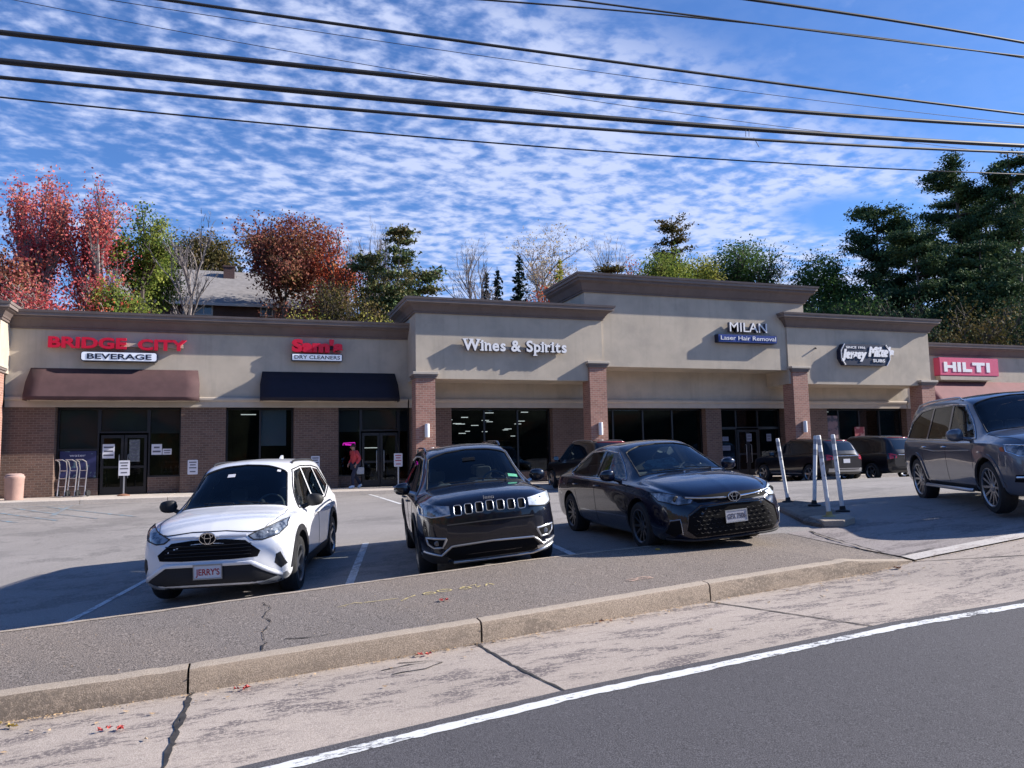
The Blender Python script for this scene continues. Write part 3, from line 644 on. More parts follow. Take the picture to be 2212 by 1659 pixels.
def serif_text(txt, x0, x1, z0, h, parent):
    """upright letters with bracket serifs, each letter a part: pale face on a dark return"""
    info = []; x = 0
    SP = {'W': [(-.02, .30, 1), (.36, .62, 1), (.78, 1.04, 1)], 'i': [(-.5, 1.5, 0), (-.6, .5, 2)], 'n': [(-.12, .40, 0), (.62, 1.12, 0), (-.16, .2, 2)], 'r': [(-.2, .62, 0), (-.26, .2, 2)], 'p': [(-.12, .48, -1), (-.16, .2, 2)], 't': []}
    def glyph(ch, bold, y, d, mt, nm, info_):
        cu = bpy.data.curves.new(nm, 'FONT'); cu.body = ch; cu.extrude = .5; cu.offset = bold; cu.resolution_u = 4
        o = bpy.data.objects.new(nm, cu); COL.objects.link(o); dg = bpy.context.evaluated_depsgraph_get(); dg.update(); me = bpy.data.meshes.new_from_object(o.evaluated_get(dg)); bpy.data.objects.remove(o)
        v = np.zeros(len(me.vertices)*3); me.vertices.foreach_get('co', v); return me, v.reshape(-1, 3)
    for ch in txt:
        if ch == ' ': x += .30; continue
        me, v = glyph(ch, .03, 0, 1, None, 'g', None); lo, hi = v.min(0), v.max(0); info.append((ch, x, hi[0]-lo[0], lo, hi)); x += hi[0]-lo[0]+.075
    k = (x1-x0)/(x-.075); kz = h/.70; y = YF-.07
    for ch, gx_, w, lo, hi in info:
        L_ = None
        for nm, bold, ya, d, mt in (('letter', .034, y, .165, M['letter_side']), ('letter_face', .028, y-.167, .02, M['white'])):
            me, v = glyph(ch, bold, 0, 1, mt, nm, None); me.vertices.foreach_set('co', np.stack([x0+(gx_+v[:, 0]-lo[0])*k, ya-d*(v[:, 2]+.5), z0+v[:, 1]*kz], 1).ravel()); me.materials.clear(); me.materials.append(mt)
            bm = bmesh.new(); bm.from_mesh(me)
            for a, b, lv in SP.get(ch, []):
                a, b = x0+(gx_+a*w)*k, x0+(gx_+b*w)*k; zc = z0+{0: .02, 1: .70, 2: .50, -1: lo[1]+.02}[lv]*kz; t_ = .018
                vs = [bm.verts.new((xx, yy, zz_)) for zz_ in (zc-t_, zc+t_) for yy in (ya+.0005, ya-d-.0005) for xx in (a, b)]
                for f in ((0, 1, 3, 2), (4, 6, 7, 5), (0, 4, 5, 1), (2, 3, 7, 6), (0, 2, 6, 4), (1, 5, 7, 3)): bm.faces.new([vs[q] for q in f])
            bmesh.ops.recalc_face_normals(bm, faces=bm.faces); bm.to_mesh(me); bm.free(); me.name = nm
            o = bpy.data.objects.new(nm, me); COL.objects.link(o)
            if L_ is None: o.parent = parent; o.matrix_parent_inverse = Matrix.Translation(-parent.location); L_ = o
            else: o.parent = L_
serif_text('Wines & Spirits', 7.64, 11.92, 5.73, .42, s)
mb = MB(); mb.box(7.8, 11.8, YF-.07, YF-.001, 5.80, 5.92); mb.build('raceway', M['stucco'], s, world=True)
YM = YF+.07
s = thing('shop_sign', 'white letters MILAN over a blue panel on the tallest front', 'sign', (20.5, YM, 6.4))
text_mb('MILAN', 19.66, 21.58, 6.86, .42, YM-.22, .02, M['white'], parent=s, bold=.0); text_mb('MILAN', 19.66, 21.58, 6.86, .42, YM-.06, .158, M['letter_side'], 'letter_sides', parent=s, bold=.006)
mb = MB(); mb.box(19.8, 21.5, YM-.06, YM-.001, 7.0, 7.12); mb.build('raceway', M['stucco'], s, world=True)
cabinet(19.02, 22.06, 6.37, 6.74, YM, .26, M['blue'], M['navy'], s, .04)
text_mb('Laser Hair Removal', 19.15, 21.98, 6.48, .185, YM-.274, .02, M['white'], parent=s, bold=.0)
s = thing('shop_sign', 'dark blue sandwich shop sign with white slanted script letters', 'sign', (26.9, YF, 5.5))
mb = MB(); x0, x1, z0, z1 = 25.45, 28.28, 5.50, 6.48; xm = .20
P_ = [(x0, z0+.3), (x0+xm, z0), (x1-xm, z0), (x1, z0+.3), (x1, z1-.3), (x1-xm, z1), (x0+xm, z1), (x0, z1-.3)]
fn = lambda a, b, c: (a, c, b)
mb.prism(P_, fn, YF, YF-.26); c = mb.build('cabinet', M['navy'], s, world=True)
mb = MB()
for sgn, xa in ((1, x0), (-1, x1)):
    mb.tube([(xa+sgn*(xm+.02), YF-.275, z0), (xa+sgn*.02, YF-.275, z0+.3), (xa+sgn*.02, YF-.275, z1-.3), (xa+sgn*(xm+.02), YF-.275, z1)], .025, 6)
mb.build('border', M['white'], s, world=True)
text_mb('Jersey', 25.47, 26.93, 5.83, .38, YF-.262, .03, M['white'], parent=s, bold=.07, shear=.25); text_mb("Mike's", 27.0, 28.52, 5.95, .40, YF-.262, .03, M['white'], parent=s, bold=.07, shear=.25)
text_mb('SINCE 1956', 25.75, 26.85, 6.27, .10, YF-.262, .02, M['white'], parent=s, bold=.02); text_mb('SUBS', 27.25, 27.95, 5.66, .14, YF-.262, .03, M['white'], parent=s, bold=.02)
s = thing('shop_sign', 'pinkish red box sign with white block letters at the right end', 'sign', (35, YW, 5.3))
cabinet(32.95, 36.95, 5.30, 6.22, YW-.0, .34, M['pinkred'], M['pinkred'], s, .02)
mb = MB()
def letter(px0, w, parts):
    for a, b, c_, d in parts: mb.box(px0+a*w, px0+b*w, YW-.375, YW-.35, 5.49+c_*.50, 5.49+d*.50)
letter(33.22, .80, [(0, .28, 0, 1), (.72, 1, 0, 1), (.28, .72, .38, .66)]); letter(34.12, .22, [(0, 1, 0, 1)]); letter(34.46, .62, [(0, .36, 0, 1), (.36, 1, 0, .3)]); letter(35.12, .86, [(0, 1, .70, 1), (.33, .67, 0, .70)]); letter(36.08, .24, [(0, 1, 0, 1)])
mb.build('letters', M['white'], s, world=True)
mb = MB(); mb.prism([(33.0, 5.08), (36.45, 5.08), (36.9, 5.28), (32.97, 5.28)], fn, YW-.02, YW-.33); mb.build('shelf', M['band'], s, world=True)
# ================================================================ things along the shopfronts
def poster(x0, x1, z0, z1, y, mt, label, cat='poster', name='poster', lines=0, group=None, ink=None):
    t = thing(name, label, cat, ((x0+x1)/2, y, z0), group=group); mb = MB(); mb.box(x0, x1, y-.006, y, z0, z1); mb.build('sheet', mt, t, world=True)
    if lines:
        mb = MB(); r = random.Random(int(x0*100)); h = (z1-z0)
        for i in range(lines):
            z = z1-h*(i+.8)/(lines+.6); w = (x1-x0)*r.uniform(.55, .85)/2; c = (x0+x1)/2; mb.box(c-w, c+w, y-.009, y-.0065, z-h*.16/lines, z+h*.16/lines)
        mb.build('print', ink or M['ink'], t, world=True)
    return t
dY = GY-.075
poster(-4.93, -4.55, 1.85, 2.35, dY, M['paper'], 'white notice on the left leaf of the beverage shop door', 'notice', 'notice', 3)
poster(-4.08, -3.74, 1.72, 2.5, dY, mat('poster_dark', (.12, .13, .14), .7, var=.4, vscale=12), 'tall grey poster on the right leaf of the beverage shop door', 'notice', 'notice', 6)
poster(-3.36, -3.02, 1.95, 2.33, dY, M['paper'], 'white sheet on the glass right of the beverage shop door', 'notice', 'notice', 2)
poster(-3.0, -2.7, 1.95, 2.16, dY, M['paper'], 'smaller white sheet beside the first on the same window', 'notice', 'notice', 2)
M['poster_blue'] = mat('poster_blue', (.018, .022, .09), .5, col2=(.12, .20, .24), c2=(.55, .62), c2scale=3)
t = poster(-6.25, -5.12, 1.2, 2.12, dY, M['poster_blue'], 'dark blue poster filling the lower window behind the hand trucks'); text_mb('water', -5.95, -5.45, 1.93, .09, dY-.007, .004, M['paper'], 'print', parent=t)
for x0, z0, w, h, nm in ((20.45, 2.15, .32, .2, 'small pale notice high on the left pane of the hair removal shop'), (20.4, 1.72, .45, .22, 'wide pale notice below the small one on the hair removal shop pane'), (20.4, 1.28, .42, .16, 'lowest pale notice on the left pane of the hair removal shop'), (21.75, 2.12, .28, .36, 'pale notice at eye level on the hair removal shop door'), (22.85, 2.12, .26, .34, 'pale notice on the pane right of the hair removal shop door')):
    poster(x0, x0+w, z0, z0+h, dY, mat('notice_grey', (.20, .21, .27), .7), nm, 'notice', 'notice', 2)
poster(28.0, 28.6, 2.0, 2.75, dY, mat('poster_red', (.30, .05, .06), .6, col2=(.5, .3, .25), c2=(.5, .6), c2scale=4), 'red picture poster in the sandwich shop window')
poster(26.4, 27.0, 2.1, 3.3, dY, mat('poster_pale', (.22, .14, .15), .6, col2=(.05, .05, .07), c2=(.45, .6), c2scale=3), 'pinkish picture poster in the leftmost pane of the sandwich shop')
t = thing('lit_sign', 'row of small lit letters hanging in the dry cleaner window', 'window sign', (3.75, GY+.1, 2.6)); text_mb('ALTERATIONS', 3.42, 4.03, 2.74, .075, GY+.10, .01, mat('lit_green', (.5, .6, .5), .5, emit=(.6, .75, .6), estr=.28), parent=t)
t = thing('neon_sign', 'glowing magenta strip in the window behind the person in red', 'neon sign', (3.52, GY+.12, 2.25)); mb = MB(); mb.tube([(3.40, GY+.12, 2.20), (3.42, GY+.12, 2.28), (3.86, GY+.12, 2.30), (3.88, GY+.12, 2.14), (3.80, GY+.12, 2.12)], .020, 6); mb.tube([(3.48, GY+.13, 2.23), (3.8, GY+.13, 2.20)], .03, 6)
mb.build('tube', mat('neon', (.8, .02, .5), .5, emit=(1, .03, .62), estr=1.1), t, world=True, smooth=60)
def notice_board(x0, x1, z0, z1, y, label, pole=None, red=False, name='notice_board'):
    t = thing(name, label, 'sign', ((x0+x1)/2, y, .57 if pole else z0), group='small white parking notices along the shopfronts')
    mb = MB(); mb.prism(rrect(x0, x1, z0, z1, .03), lambda a, b, c: (a, c, b), y, y-.012); mb.build('panel', M['paper'], t, world=True)
    mb = MB(); h = z1-z0; c = (x0+x1)/2; w = x1-x0
    for i, f in enumerate((.84, .66, .46, .2)): mb.box(c-w*(.36 if i % 2 == 0 else .28), c+w*(.36 if i % 2 == 0 else .28), y-.016, y-.013, z0+h*f-.02, z0+h*f+.02)
    mb.build('print', mat('print_red', (.4, .08, .12), .7) if red else M['ink'], t, world=True)
    if pole:
        mb = MB(); mb.box(c-.022, c+.022, y+.002, y+.03, .57, z0+.1); mb.build('pole', M['metal'], t, world=True)
        mb = MB(); mb.lathe([(0, .575), (.2, .575), (.2, .60), (.06, .64), (0, .64)], (c, y+.02, 0), n=16); mb.build('base', M['white'] if pole == 2 else mat('rust', (.25, .12, .07), .8), t, world=True, smooth=40)
notice_board(-4.21, -3.87, 1.25, 1.76, 29.0, 'white notice on a thin pole in front of the beverage shop door', 1)
notice_board(-2.13, -1.79, 1.22, 1.74, YW+.01, 'white notice fixed to the brick pier right of the beverage shop')
notice_board(5.10, 5.42, 1.34, 1.84, 28.9, 'white notice with red print on a pole by the black crossover', 2, True)
notice_board(2.16, 2.48, 1.34, 1.8, YW+.01, 'white notice fixed to the brick pier left of the dry cleaner door')
# litter bin
t = thing('litter_bin', 'round pinkish concrete litter bin by the left brick wall', 'litter bin', (-7.08, 28.35, .57)); mb = MB()
mb.lathe([(0, 0), (.24, 0), (.255, .02), (.27, .66), (.285, .68), (.285, .74), (.26, .76)], n=28); mb.build('body', mat('bin', (.42, .27, .23), .85, var=.08, bump=.3), t, smooth=40)
mb = MB(); mb.lathe([(.262, .755), (.25, .80), (.17, .84), (.14, .83), (0, .80)], n=28); mb.build('lid', mat('bin_lid', (.38, .26, .23), .8), t, smooth=40)
# hand trucks by the window
def hand_truck(x, lean, label):
    t = thing('hand_truck', label, 'hand truck', (x, 29.55, .57), (0, 0, rad(-25)), group='silver hand trucks parked by the blue poster')
    mb = MB(); 
    for s in (-.13, .13): mb.tube([(s, 0, .05), (s, .10, .95), (s, .02+lean, 1.18), (s*.9, -.14, 1.25)], .018, 7)
    mb.tube([(-.12, -.14, 1.25), (.12, -.14, 1.25)], .018, 7)
    for z in (.35, .62, .88): mb.tube([(-.13, z*.11, z), (.13, z*.11, z)], .014, 6)
    mb.build('frame', M['metal'], t, smooth=50); mb = MB(); mb.box(-.2, .2, -.26, 0, .02, .035); mb.build('toe_plate', M['metal'], t)
    for s in (-.19, .19): mb = MB(); mb.lathe([(.0, -.03), (.1, -.03), (.115, 0), (.1, .03), (0, .03)], (s, .09, .115), 'x', 16); mb.build('wheel', M['rubber'], t, smooth=40)
hand_truck(-6.02, .03, 'leftmost of the three silver hand trucks by the blue poster'); hand_truck(-5.72, .0, 'middle of the three silver hand trucks by the blue poster'); hand_truck(-5.42, .02, 'rightmost of the three silver hand trucks, nearest the door')
# wheel stops
def wheel_stop(x, y, label, w=1.7):
    z = lot_z(x, y); t = MB(); t.prism([(-.09, 0), (.09, 0), (.06, .13), (-.06, .13)], lambda a, b, c: (x+c, y+a, z+b), -w/2, w/2)
    tag(t.build('wheel_stop', M['lip'], bevel=.012), label, 'wheel stop', 'concrete wheel stops at the shop bays')
wheel_stop(10.1, 26.6, 'pale concrete wheel stop seen below the black estate car by the wine shop'); wheel_stop(18.0, 26.4, 'pale concrete wheel stop left of the silver tailed black car', 2.0); wheel_stop(23.0, 26.2, 'pale concrete wheel stop between the two rear facing black cars', 1.2); wheel_stop(13.4, 26.6, 'pale concrete wheel stop behind the dark blue saloon')
# security camera stub on the sandwich shop front
t = MB(); t.tube([(24.28, YF, 6.28), (24.2, YF-.12, 6.24)], .035, 6); tag(t.build('camera_stub', M['black'], smooth=40), 'small black wall fitting on the sandwich shop front left of its sign', 'wall fitting')
# ================================================================ island with marker posts
mb = MB(); IS = [(10.3, 13.6), (9.6, 13.4), (8.9, 11.5), (8.15, 10.0), (8.1, 9.55), (8.35, 9.42), (8.72, 9.6), (9.35, 10.7), (10.0, 12.0)]
def iz(x, y, h): return lot_z(x, y)+h
n = len(IS); c0 = Vector((9.1, 11.2))
for p, h in ((1, 0), (.99, .055), (.88, .085)):
    for a, b in IS: q = c0+(Vector((a, b))-c0)*p; mb.v.append((q.x, q.y, iz(q.x, q.y, h-.0)))
for j in range(2):
    for i in range(n): mb.f.append((j*n+i, j*n+(i+1) % n, (j+1)*n+(i+1) % n, (j+1)*n+i)); mb.m.append(0)
mb.f.append(tuple(2*n+i for i in range(n))); mb.m.append(0)
M['island'] = groundmat('island', (.20, .165, .13), (.27, .22, .18), 110, .4, .1, stain=(.04, .035, .035), stretch=(.6, .6, 1))
tag(mb.build('traffic_island', M['island'], smooth=30), kind='structure')
mb = MB(); mb.prism([(8.12, 9.55), (8.38, 9.40), (8.74, 9.58), (8.95, 10.0), (8.35, 10.15)], lambda a, b, c: (a, b, iz(a, b, c)), -.01, .10); tag(mb.build('island_kerb', M['kerbtop'], bevel=.02), kind='structure')
def marker_post(p, top, label, yb=False):
    z = iz(p[0], p[1], .075); t = thing('marker_post', label, 'marker post', (p[0], p[1], z), group='white flexible marker posts on the concrete island'); d = Vector((top[0]-p[0], top[1]-p[1], top[2]-z)); L = d.length; u = d.normalized()
    mb = MB(); mb.tube([u*.10, u*(L-.02), u*L], [.034, .034, .027], 12); mb.build('post', M['post'], t, smooth=40)
    mb = MB(); mb.lathe([(0, 0), (.11, 0), (.11, .025), (.05, .04), (.04, .10), (0, .10)], n=18); mb.build('base', M['yellow_base'] if yb else M['rubber'], t, smooth=40)
    for k, (a, b) in enumerate(((.72, .80), (.88, .95))):
        mb = MB(); mb.tube([u*L*a, u*L*b], .0355, 12, caps=False); mb.build('band', M['bandgrey'], t, smooth=40)
M['post'] = mat('post', (.74, .73, .71), .6, var=.10, vscale=6, col2=(.25, .25, .25), c2=(.58, .72), c2scale=9); M['bandgrey'] = mat('bandgrey', (.34, .35, .38), .5, var=.2, vscale=20); M['yellow_base'] = mat('yellow_base', (.45, .33, .12), .7, var=.2)
marker_post((9.73, 12.37), (9.56, 12.37, 1.86), 'leftmost white marker post, standing apart on the island'); marker_post((9.49, 11.36), (9.60, 11.36, 1.88), 'upright white marker post second from the left'); marker_post((8.56, 9.92), (8.44, 9.92, 1.85), 'nearest white marker post with the yellow foot', True); marker_post((9.16, 10.3), (9.05, 10.3, 1.87), 'rightmost white marker post leaning left')
# ================================================================ overhead cables
def cable(name, pts, r, label, mt=None, ribs=0, y=8.0):
    P3 = [at(a, b, y) for a, b in pts]; X = [p.x for p in P3]; Z = [p.z for p in P3]; co = np.polyfit(X, Z, 2); xs = frange(-14, 26, .5)
    f = lambda x: float(np.polyval(co, x)) if X[0] <= x <= X[2] else float(np.polyval(co, min(max(x, X[0]), X[2]))+(2*co[0]*min(max(x, X[0]), X[2])+co[1])*(x-min(max(x, X[0]), X[2])))
    mb = MB(); mb.tube([(x, y+(x*.0), f(x)) for x in xs], r, 8)
    if ribs:
        q = []
        for x in frange(-14, 26, .06): q.append((x, y+r*math.cos(x*ribs), f(x)+r*math.sin(x*ribs)))
        mb.tube(q, r*.35, 4)
    return tag(mb.build('overhead_cable', mt or M['cable'], smooth=60), label, 'overhead cable', 'overhead cables along the road')
M['cable'] = mat('cable', (.018, .018, .022), .55, var=.3, vscale=3); M['wire'] = mat('wire', (.05, .05, .08), .6)
cable('', [(0, 70), (1106, 188), (2212, 274)], .027, 'thick black cable, uppermost of the three heavy ones crossing the sky')
cable('', [(0, 132), (1106, 238), (2212, 315)], .032, 'thickest black cable, middle of the three heavy ones crossing the sky', y=8.06)
cable('', [(0, 167), (1106, 265), (2212, 330)], .019, 'medium black cable directly below the thickest one', y=8.0)
cable('', [(0, 210), (1106, 312), (2040, 370)], .009, 'lowest thin black cable running to the big pine', y=8.1)
cable('', [(360, 0), (1106, 104), (2212, 247)], .017, 'black cable entering at the top left above the heavy ones', y=8.0)
cable('', [(235, 0), (1106, 130), (2212, 268)], .004, 'hair thin wire just left of the upper black cable', M['wire'], y=8.5)
cable('', [(30, 0), (850, 150), (1700, 275)], .004, 'hair thin wire dipping behind the heavy cables from the far left', M['wire'], y=9.0)
cable('', [(1050, 0), (1600, 48), (2212, 125)], .011, 'thin black cable at the top, lower of the crossing pair', y=8.4)
cable('', [(1240, 0), (1720, 62), (2212, 122)], .012, 'thin black cable at the top, steeper of the crossing pair', y=8.2)
cable('', [(1625, 0), (1900, 40), (2212, 92)], .019, 'twisted black cable in the top right corner', ribs=0, y=8.0)
t = thing('cable_tie', 'two small wire hangers between the thickest cable and the one below', 'cable hanger', tuple(at(1615, 280, 8.03))); mb = MB()
for px in (1611, 1618): mb.tube([at(px, 281, 8.03), at(px, 295, 8.02)], .004, 5)
mb.build('hanger', M['wire'], t, world=True); mb = MB(); mb.tube([at(1628, 297, 8), at(1640, 318, 8)], .004, 5); mb.build('loose_end', M['wire'], t, world=True)
# fallen leaves
def leaf(x, y, z, s, mt, label, seed):
    r = random.Random(seed); mb = MB()
    for q in range(r.choice([3, 4, 5])):
        cx, cy = x+r.uniform(-.06, .06), y+r.uniform(-.03, .03); pts = []
        for i in range(10):
            a = 2*math.pi*i/10+r.random(); R_ = s*(1 if i % 2 else .5)*r.uniform(.7, 1.1); pts.append((cx+R_*math.cos(a), cy+R_*math.sin(a), z+.008+r.random()*.025))
        k = len(mb.v); mb.v += pts+[(cx, cy, z+.012)]
        for i in range(10): mb.f.append((k+10, k+i, k+(i+1) % 10)); mb.m.append(0)
    tag(mb.build('fallen_leaf', mt), label, 'fallen leaves', 'fallen leaves along the kerb')
M['leaf_red'] = mat('leaf_red', (.60, .07, .06), .6, var=.4, vscale=20); M['leaf_brown'] = mat('leaf_brown', (.30, .14, .08), .7, var=.5, vscale=25); M['leaf_yellow'] = mat('leaf_yellow', (.5, .36, .08), .7, var=.3, vscale=25)
M['leaf_red'] = mat('leaf_red', (.48, .07, .06), .7, var=.5, vscale=25)
for x, y, mt, lb in ((-.03, 5.96, 'leaf_red', 'bright red leaves in the gutter right of the left kerb joint'), (-.80, 5.47, 'leaf_red', 'small red leaves on the pale concrete at bottom left'), (1.31, 6.18, 'leaf_red', 'red leaves at the kerb foot left of the middle joint'), (3.04, 6.46, 'leaf_brown', 'brown leaves piled at the kerb foot right of the middle joint'), (-1.45, 5.86, 'leaf_yellow', 'yellow leaves at the kerb foot at the left edge')):
    leaf(x, y, road_z(x), .027, M[mt], lb, int(x*100))
leaf(1.77, 7.35, walk_z(1.77, 7.35), .03, M['leaf_red'], 'red leaves on the pavement below the yellow spray marks', 5)
leaf(4.95, 8.95, walk_z(4.95, 8.95), .03, M['leaf_yellow'], 'yellow leaf at the pavement edge below the dark saloon', 6)
leaf(6.9, 7.0, road_z(6.9), .04, M['leaf_brown'], 'brown leaves where the kerb drops at the driveway', 7)
M['litter'] = mat('litter', (.40, .27, .15), .8, var=.5, vscale=9)
mb = MB(); r = random.Random(4)
for i in range(1400):
    x = r.uniform(-4, 10) if r.random() < .6 else r.gauss(r.choice([3.0, 6.8, 1.3, -1.4]), .35); y = kerb_y(x)-abs(r.gauss(0, .035))-.005; s = r.uniform(.003, .011); a = r.random()*6.28; z = road_z(x)+.002
    mb.add([(x+s*math.cos(a), y+s*math.sin(a), z+r.random()*.008), (x+s*math.cos(a+2), y+s*math.sin(a+2), z+.004), (x+s*math.cos(a+4), y+s*math.sin(a+4), z+r.random()*.008)], [(0, 1, 2)])
for i in range(110):
    x = r.uniform(-3.5, 9); y = kerb_y(x)-abs(r.gauss(0, .28))-.01; s = r.uniform(.010, .024); a = r.random()*6.28; z = road_z(x)+.004
    mb.add([(x+s*math.cos(a), y+s*math.sin(a), z+r.random()*.014), (x+s*.6*math.cos(a+1.5), y+s*.6*math.sin(a+1.5), z+.004), (x+s*math.cos(a+3), y+s*math.sin(a+3), z+r.random()*.014), (x+s*.6*math.cos(a+4.6), y+s*.6*math.sin(a+4.6), z+.004)], [(0, 1, 2, 3)])
for i in range(500):
    x = r.uniform(-4, 7); y = r.uniform(kerb_y(x)+.2, walk_y(x)-.05); s = r.uniform(.003, .009); a = r.random()*6.28; z = walk_z(x, y)+.004
    mb.add([(x+s*math.cos(a), y+s*math.sin(a), z+r.random()*.006), (x+s*math.cos(a+2), y+s*math.sin(a+2), z+.003), (x+s*math.cos(a+4), y+s*math.sin(a+4), z+r.random()*.006)], [(0, 1, 2)])
tag(mb.build('leaf_litter', M['litter'], fixn=False), 'crumbs of leaf and grit along the kerb foot', 'leaf litter', kind='stuff')
# ================================================================ vehicles
def carpaint(name, col, metal=.0, rough=.22, coat=1.0, spec=.5):
    m = bpy.data.materials.new(name); m.use_nodes = True; t = m.node_tree; t.nodes.clear(); g = NT(t)
    co = g.n('ShaderNodeTexCoord').outputs['Object']
    s = g.n('ShaderNodeSeparateXYZ', ins={0: co})
    dirt = g.math('MULTIPLY', g.ramp(g.noise(co, 6, 5, .6), .4, .75), g.ramp(s.outputs[2], .25, .6, .28, 0.))
    c = g.mix(dirt, col, (.16, .14, .12)); wv = g.noise(co, 3.5, 2)
    bpn = g.n('ShaderNodeBump', ins={'Strength': .03, 'Distance': .02, 'Height': wv}).outputs[0]
    g.out(g.n('ShaderNodeBsdfPrincipled', ins={'Base Color': c, 'Metallic': metal, 'Roughness': rough, 'Coat Weight': coat, 'Coat Roughness': .02, 'Specular IOR Level': spec, 'Normal': bpn}).outputs[0]); return m
M['p_white'] = carpaint('white_paint', (.74, .75, .78), 0, .35, .8)
M['p_black'] = carpaint('black_paint', (.004, .005, .012), 0, .25, 1, .25)
M['p_navy'] = carpaint('navy_paint', (.002, .003, .014), .0, .25, 1, .25)
M['p_grey'] = carpaint('grey_paint', (.115, .12, .14), .35, .30, 1)
M['p_dark'] = carpaint('dark_paint', (.006, .006, .010), .0, .3, 1, .2)
M['cglass'] = mat('car_glass', (.006, .010, .016), .03, spec=.9, coat=.0)
M['lining'] = mat('lining', (.02, .02, .022), .8); M['dash'] = mat('dash', (.035, .037, .042), .6); M['cglass_t'] = glassmat('screen_glass', (.62, .70, .70), 1.0); M['cglass_d'] = glassmat('privacy_glass', (.16, .18, .18), 1.0)
M['clad'] = mat('cladding', (.020, .020, .023), .65, spec=.3, bump=.1, bscale=200)
M['clad_grey'] = mat('cladding_grey', (.22, .225, .23), .45)
M['chrome'] = mat('chrome', (.72, .73, .75), .12, metal=1)
M['satin'] = mat('satin_silver', (.50, .51, .53), .32, metal=.8)
M['rim'] = mat('rim', (.32, .33, .35), .3, metal=.9)
M['rim_dark'] = mat('rim_dark', (.10, .105, .115), .35, metal=.8)
M['grille'] = mat('grille', (.004, .004, .005), .8, spec=.15)
M['lens'] = mat('lamp_lens', (.26, .29, .33), .08, spec=.8, coat=1, col2=(.03, .035, .045), c2=(.40, .62), c2scale=9)
M['lens_sunlit'] = mat('lamp_lens_sunlit', (.66, .72, .80), .12, spec=.8, coat=1, col2=(.34, .38, .42), c2=(.5, .7), c2scale=12)  # sunlit copy of the lamp lens, the light is put into its colour
M['tail'] = mat('tail_lamp', (.45, .015, .03), .15, coat=1)
M['seamline'] = mat('panel_gap', (.004, .004, .005), .8)
M['plate'] = mat('number_plate', (.62, .62, .66), .5)
M['seat'] = mat('seat', (.10, .105, .11), .7)
def pchip(P_, x):
    X = np.array([p[0] for p in P_], float); Y = np.array([p[1] for p in P_], float)
    h = np.diff(X); d = np.diff(Y)/h; m_ = np.zeros(len(X))
    for i in range(1, len(X)-1):
        if d[i-1]*d[i] > 0: w1 = 2*h[i]+h[i-1]; w2 = h[i]+2*h[i-1]; m_[i] = (w1+w2)/(w1/d[i-1]+w2/d[i])
    m_[0] = d[0]; m_[-1] = d[-1]
    x = np.clip(x, X[0], X[-1]); i = np.clip(np.searchsorted(X, x)-1, 0, len(h)-1); t = (x-X[i])/h[i]
    return (2*t**3-3*t**2+1)*Y[i]+(t**3-2*t**2+t)*h[i]*m_[i]+(-2*t**3+3*t**2)*Y[i+1]+(t**3-t**2)*h[i]*m_[i+1]
def chaikin(p):
    q = [p[0]]
    for a, b in zip(p[:-1], p[1:]): q += [a*.75+b*.25, a*.25+b*.75]
    q.append(p[-1]); q[1] = (p[0]+q[1])/2 if False else q[1]; return q
def car_body_mb(sp):
    x0, x1 = sp['x']; st = set(np.linspace(x0, x1, 120).tolist())
    for e in (x0, x1): st |= set((e+(.0 if e < 0 else 0)+np.sign(-e)*np.linspace(0, .14, 12)).tolist())
    xs = sorted(st); mb = MB(); rings = []
    for x in xs:
        v = {k: float(pchip(sp[k], x)) for k in ('zb', 'wb', 'wm', 'ws', 'zs', 'wt', 'zt')}
        zm = lerp(v['zb'], v['zs'], .55); zt = v['zt']; zs = min(v['zs'], zt-.02); cr = sp.get('crown', .03)*min(1, v['wt']/.6)
        wbelt = v['ws']-.045; wt = min(v['wt'], wbelt-.01); ze = max(zt-.055, zs+.012)
        P_ = [np.array(q) for q in ((0, v['zb']), (v['wb']-.10, v['zb']), (v['wb'], v['zb']+.07), (lerp(v['wb'], v['wm'], .8), lerp(v['zb'], zm, .55)), (v['wm'], zm), (lerp(v['wm'], v['ws'], .55)+.008, lerp(zm, zs, .6)), (v['ws'], zs-.035), (v['ws']-.012, zs), (wbelt, min(zs+.02, zt-.01)), (lerp(wbelt, wt, .5), lerp(min(zs+.02, zt-.01), ze, .5)), (wt, ze), (wt-.07, zt-.012), (wt*.5, zt+cr*.7), (0, zt+cr))]
        q = chaikin(chaikin(P_)); L = len(q)
        ring = [(x, a, z) for a, z in q]+[(x, -a, z) for a, z in q[-2:0:-1]]
        rings.append(ring)
    n = len(rings[0])
    for r in rings: mb.v += r
    for i in range(len(rings)-1):
        for j in range(n): mb.f.append((i*n+j, i*n+(j+1) % n, (i+1)*n+(j+1) % n, (i+1)*n+j)); mb.m.append(0)
    mb.f.append(tuple(range(n))); mb.m.append(0); mb.f.append(tuple((len(rings)-1)*n+j for j in range(n-1, -1, -1))); mb.m.append(0)
    return mb
def apply_mods(o):
    dg = bpy.context.evaluated_depsgraph_get(); dg.update(); me = bpy.data.meshes.new_from_object(o.evaluated_get(dg)); old = o.data; o.modifiers.clear(); o.data = me; me.name = o.name
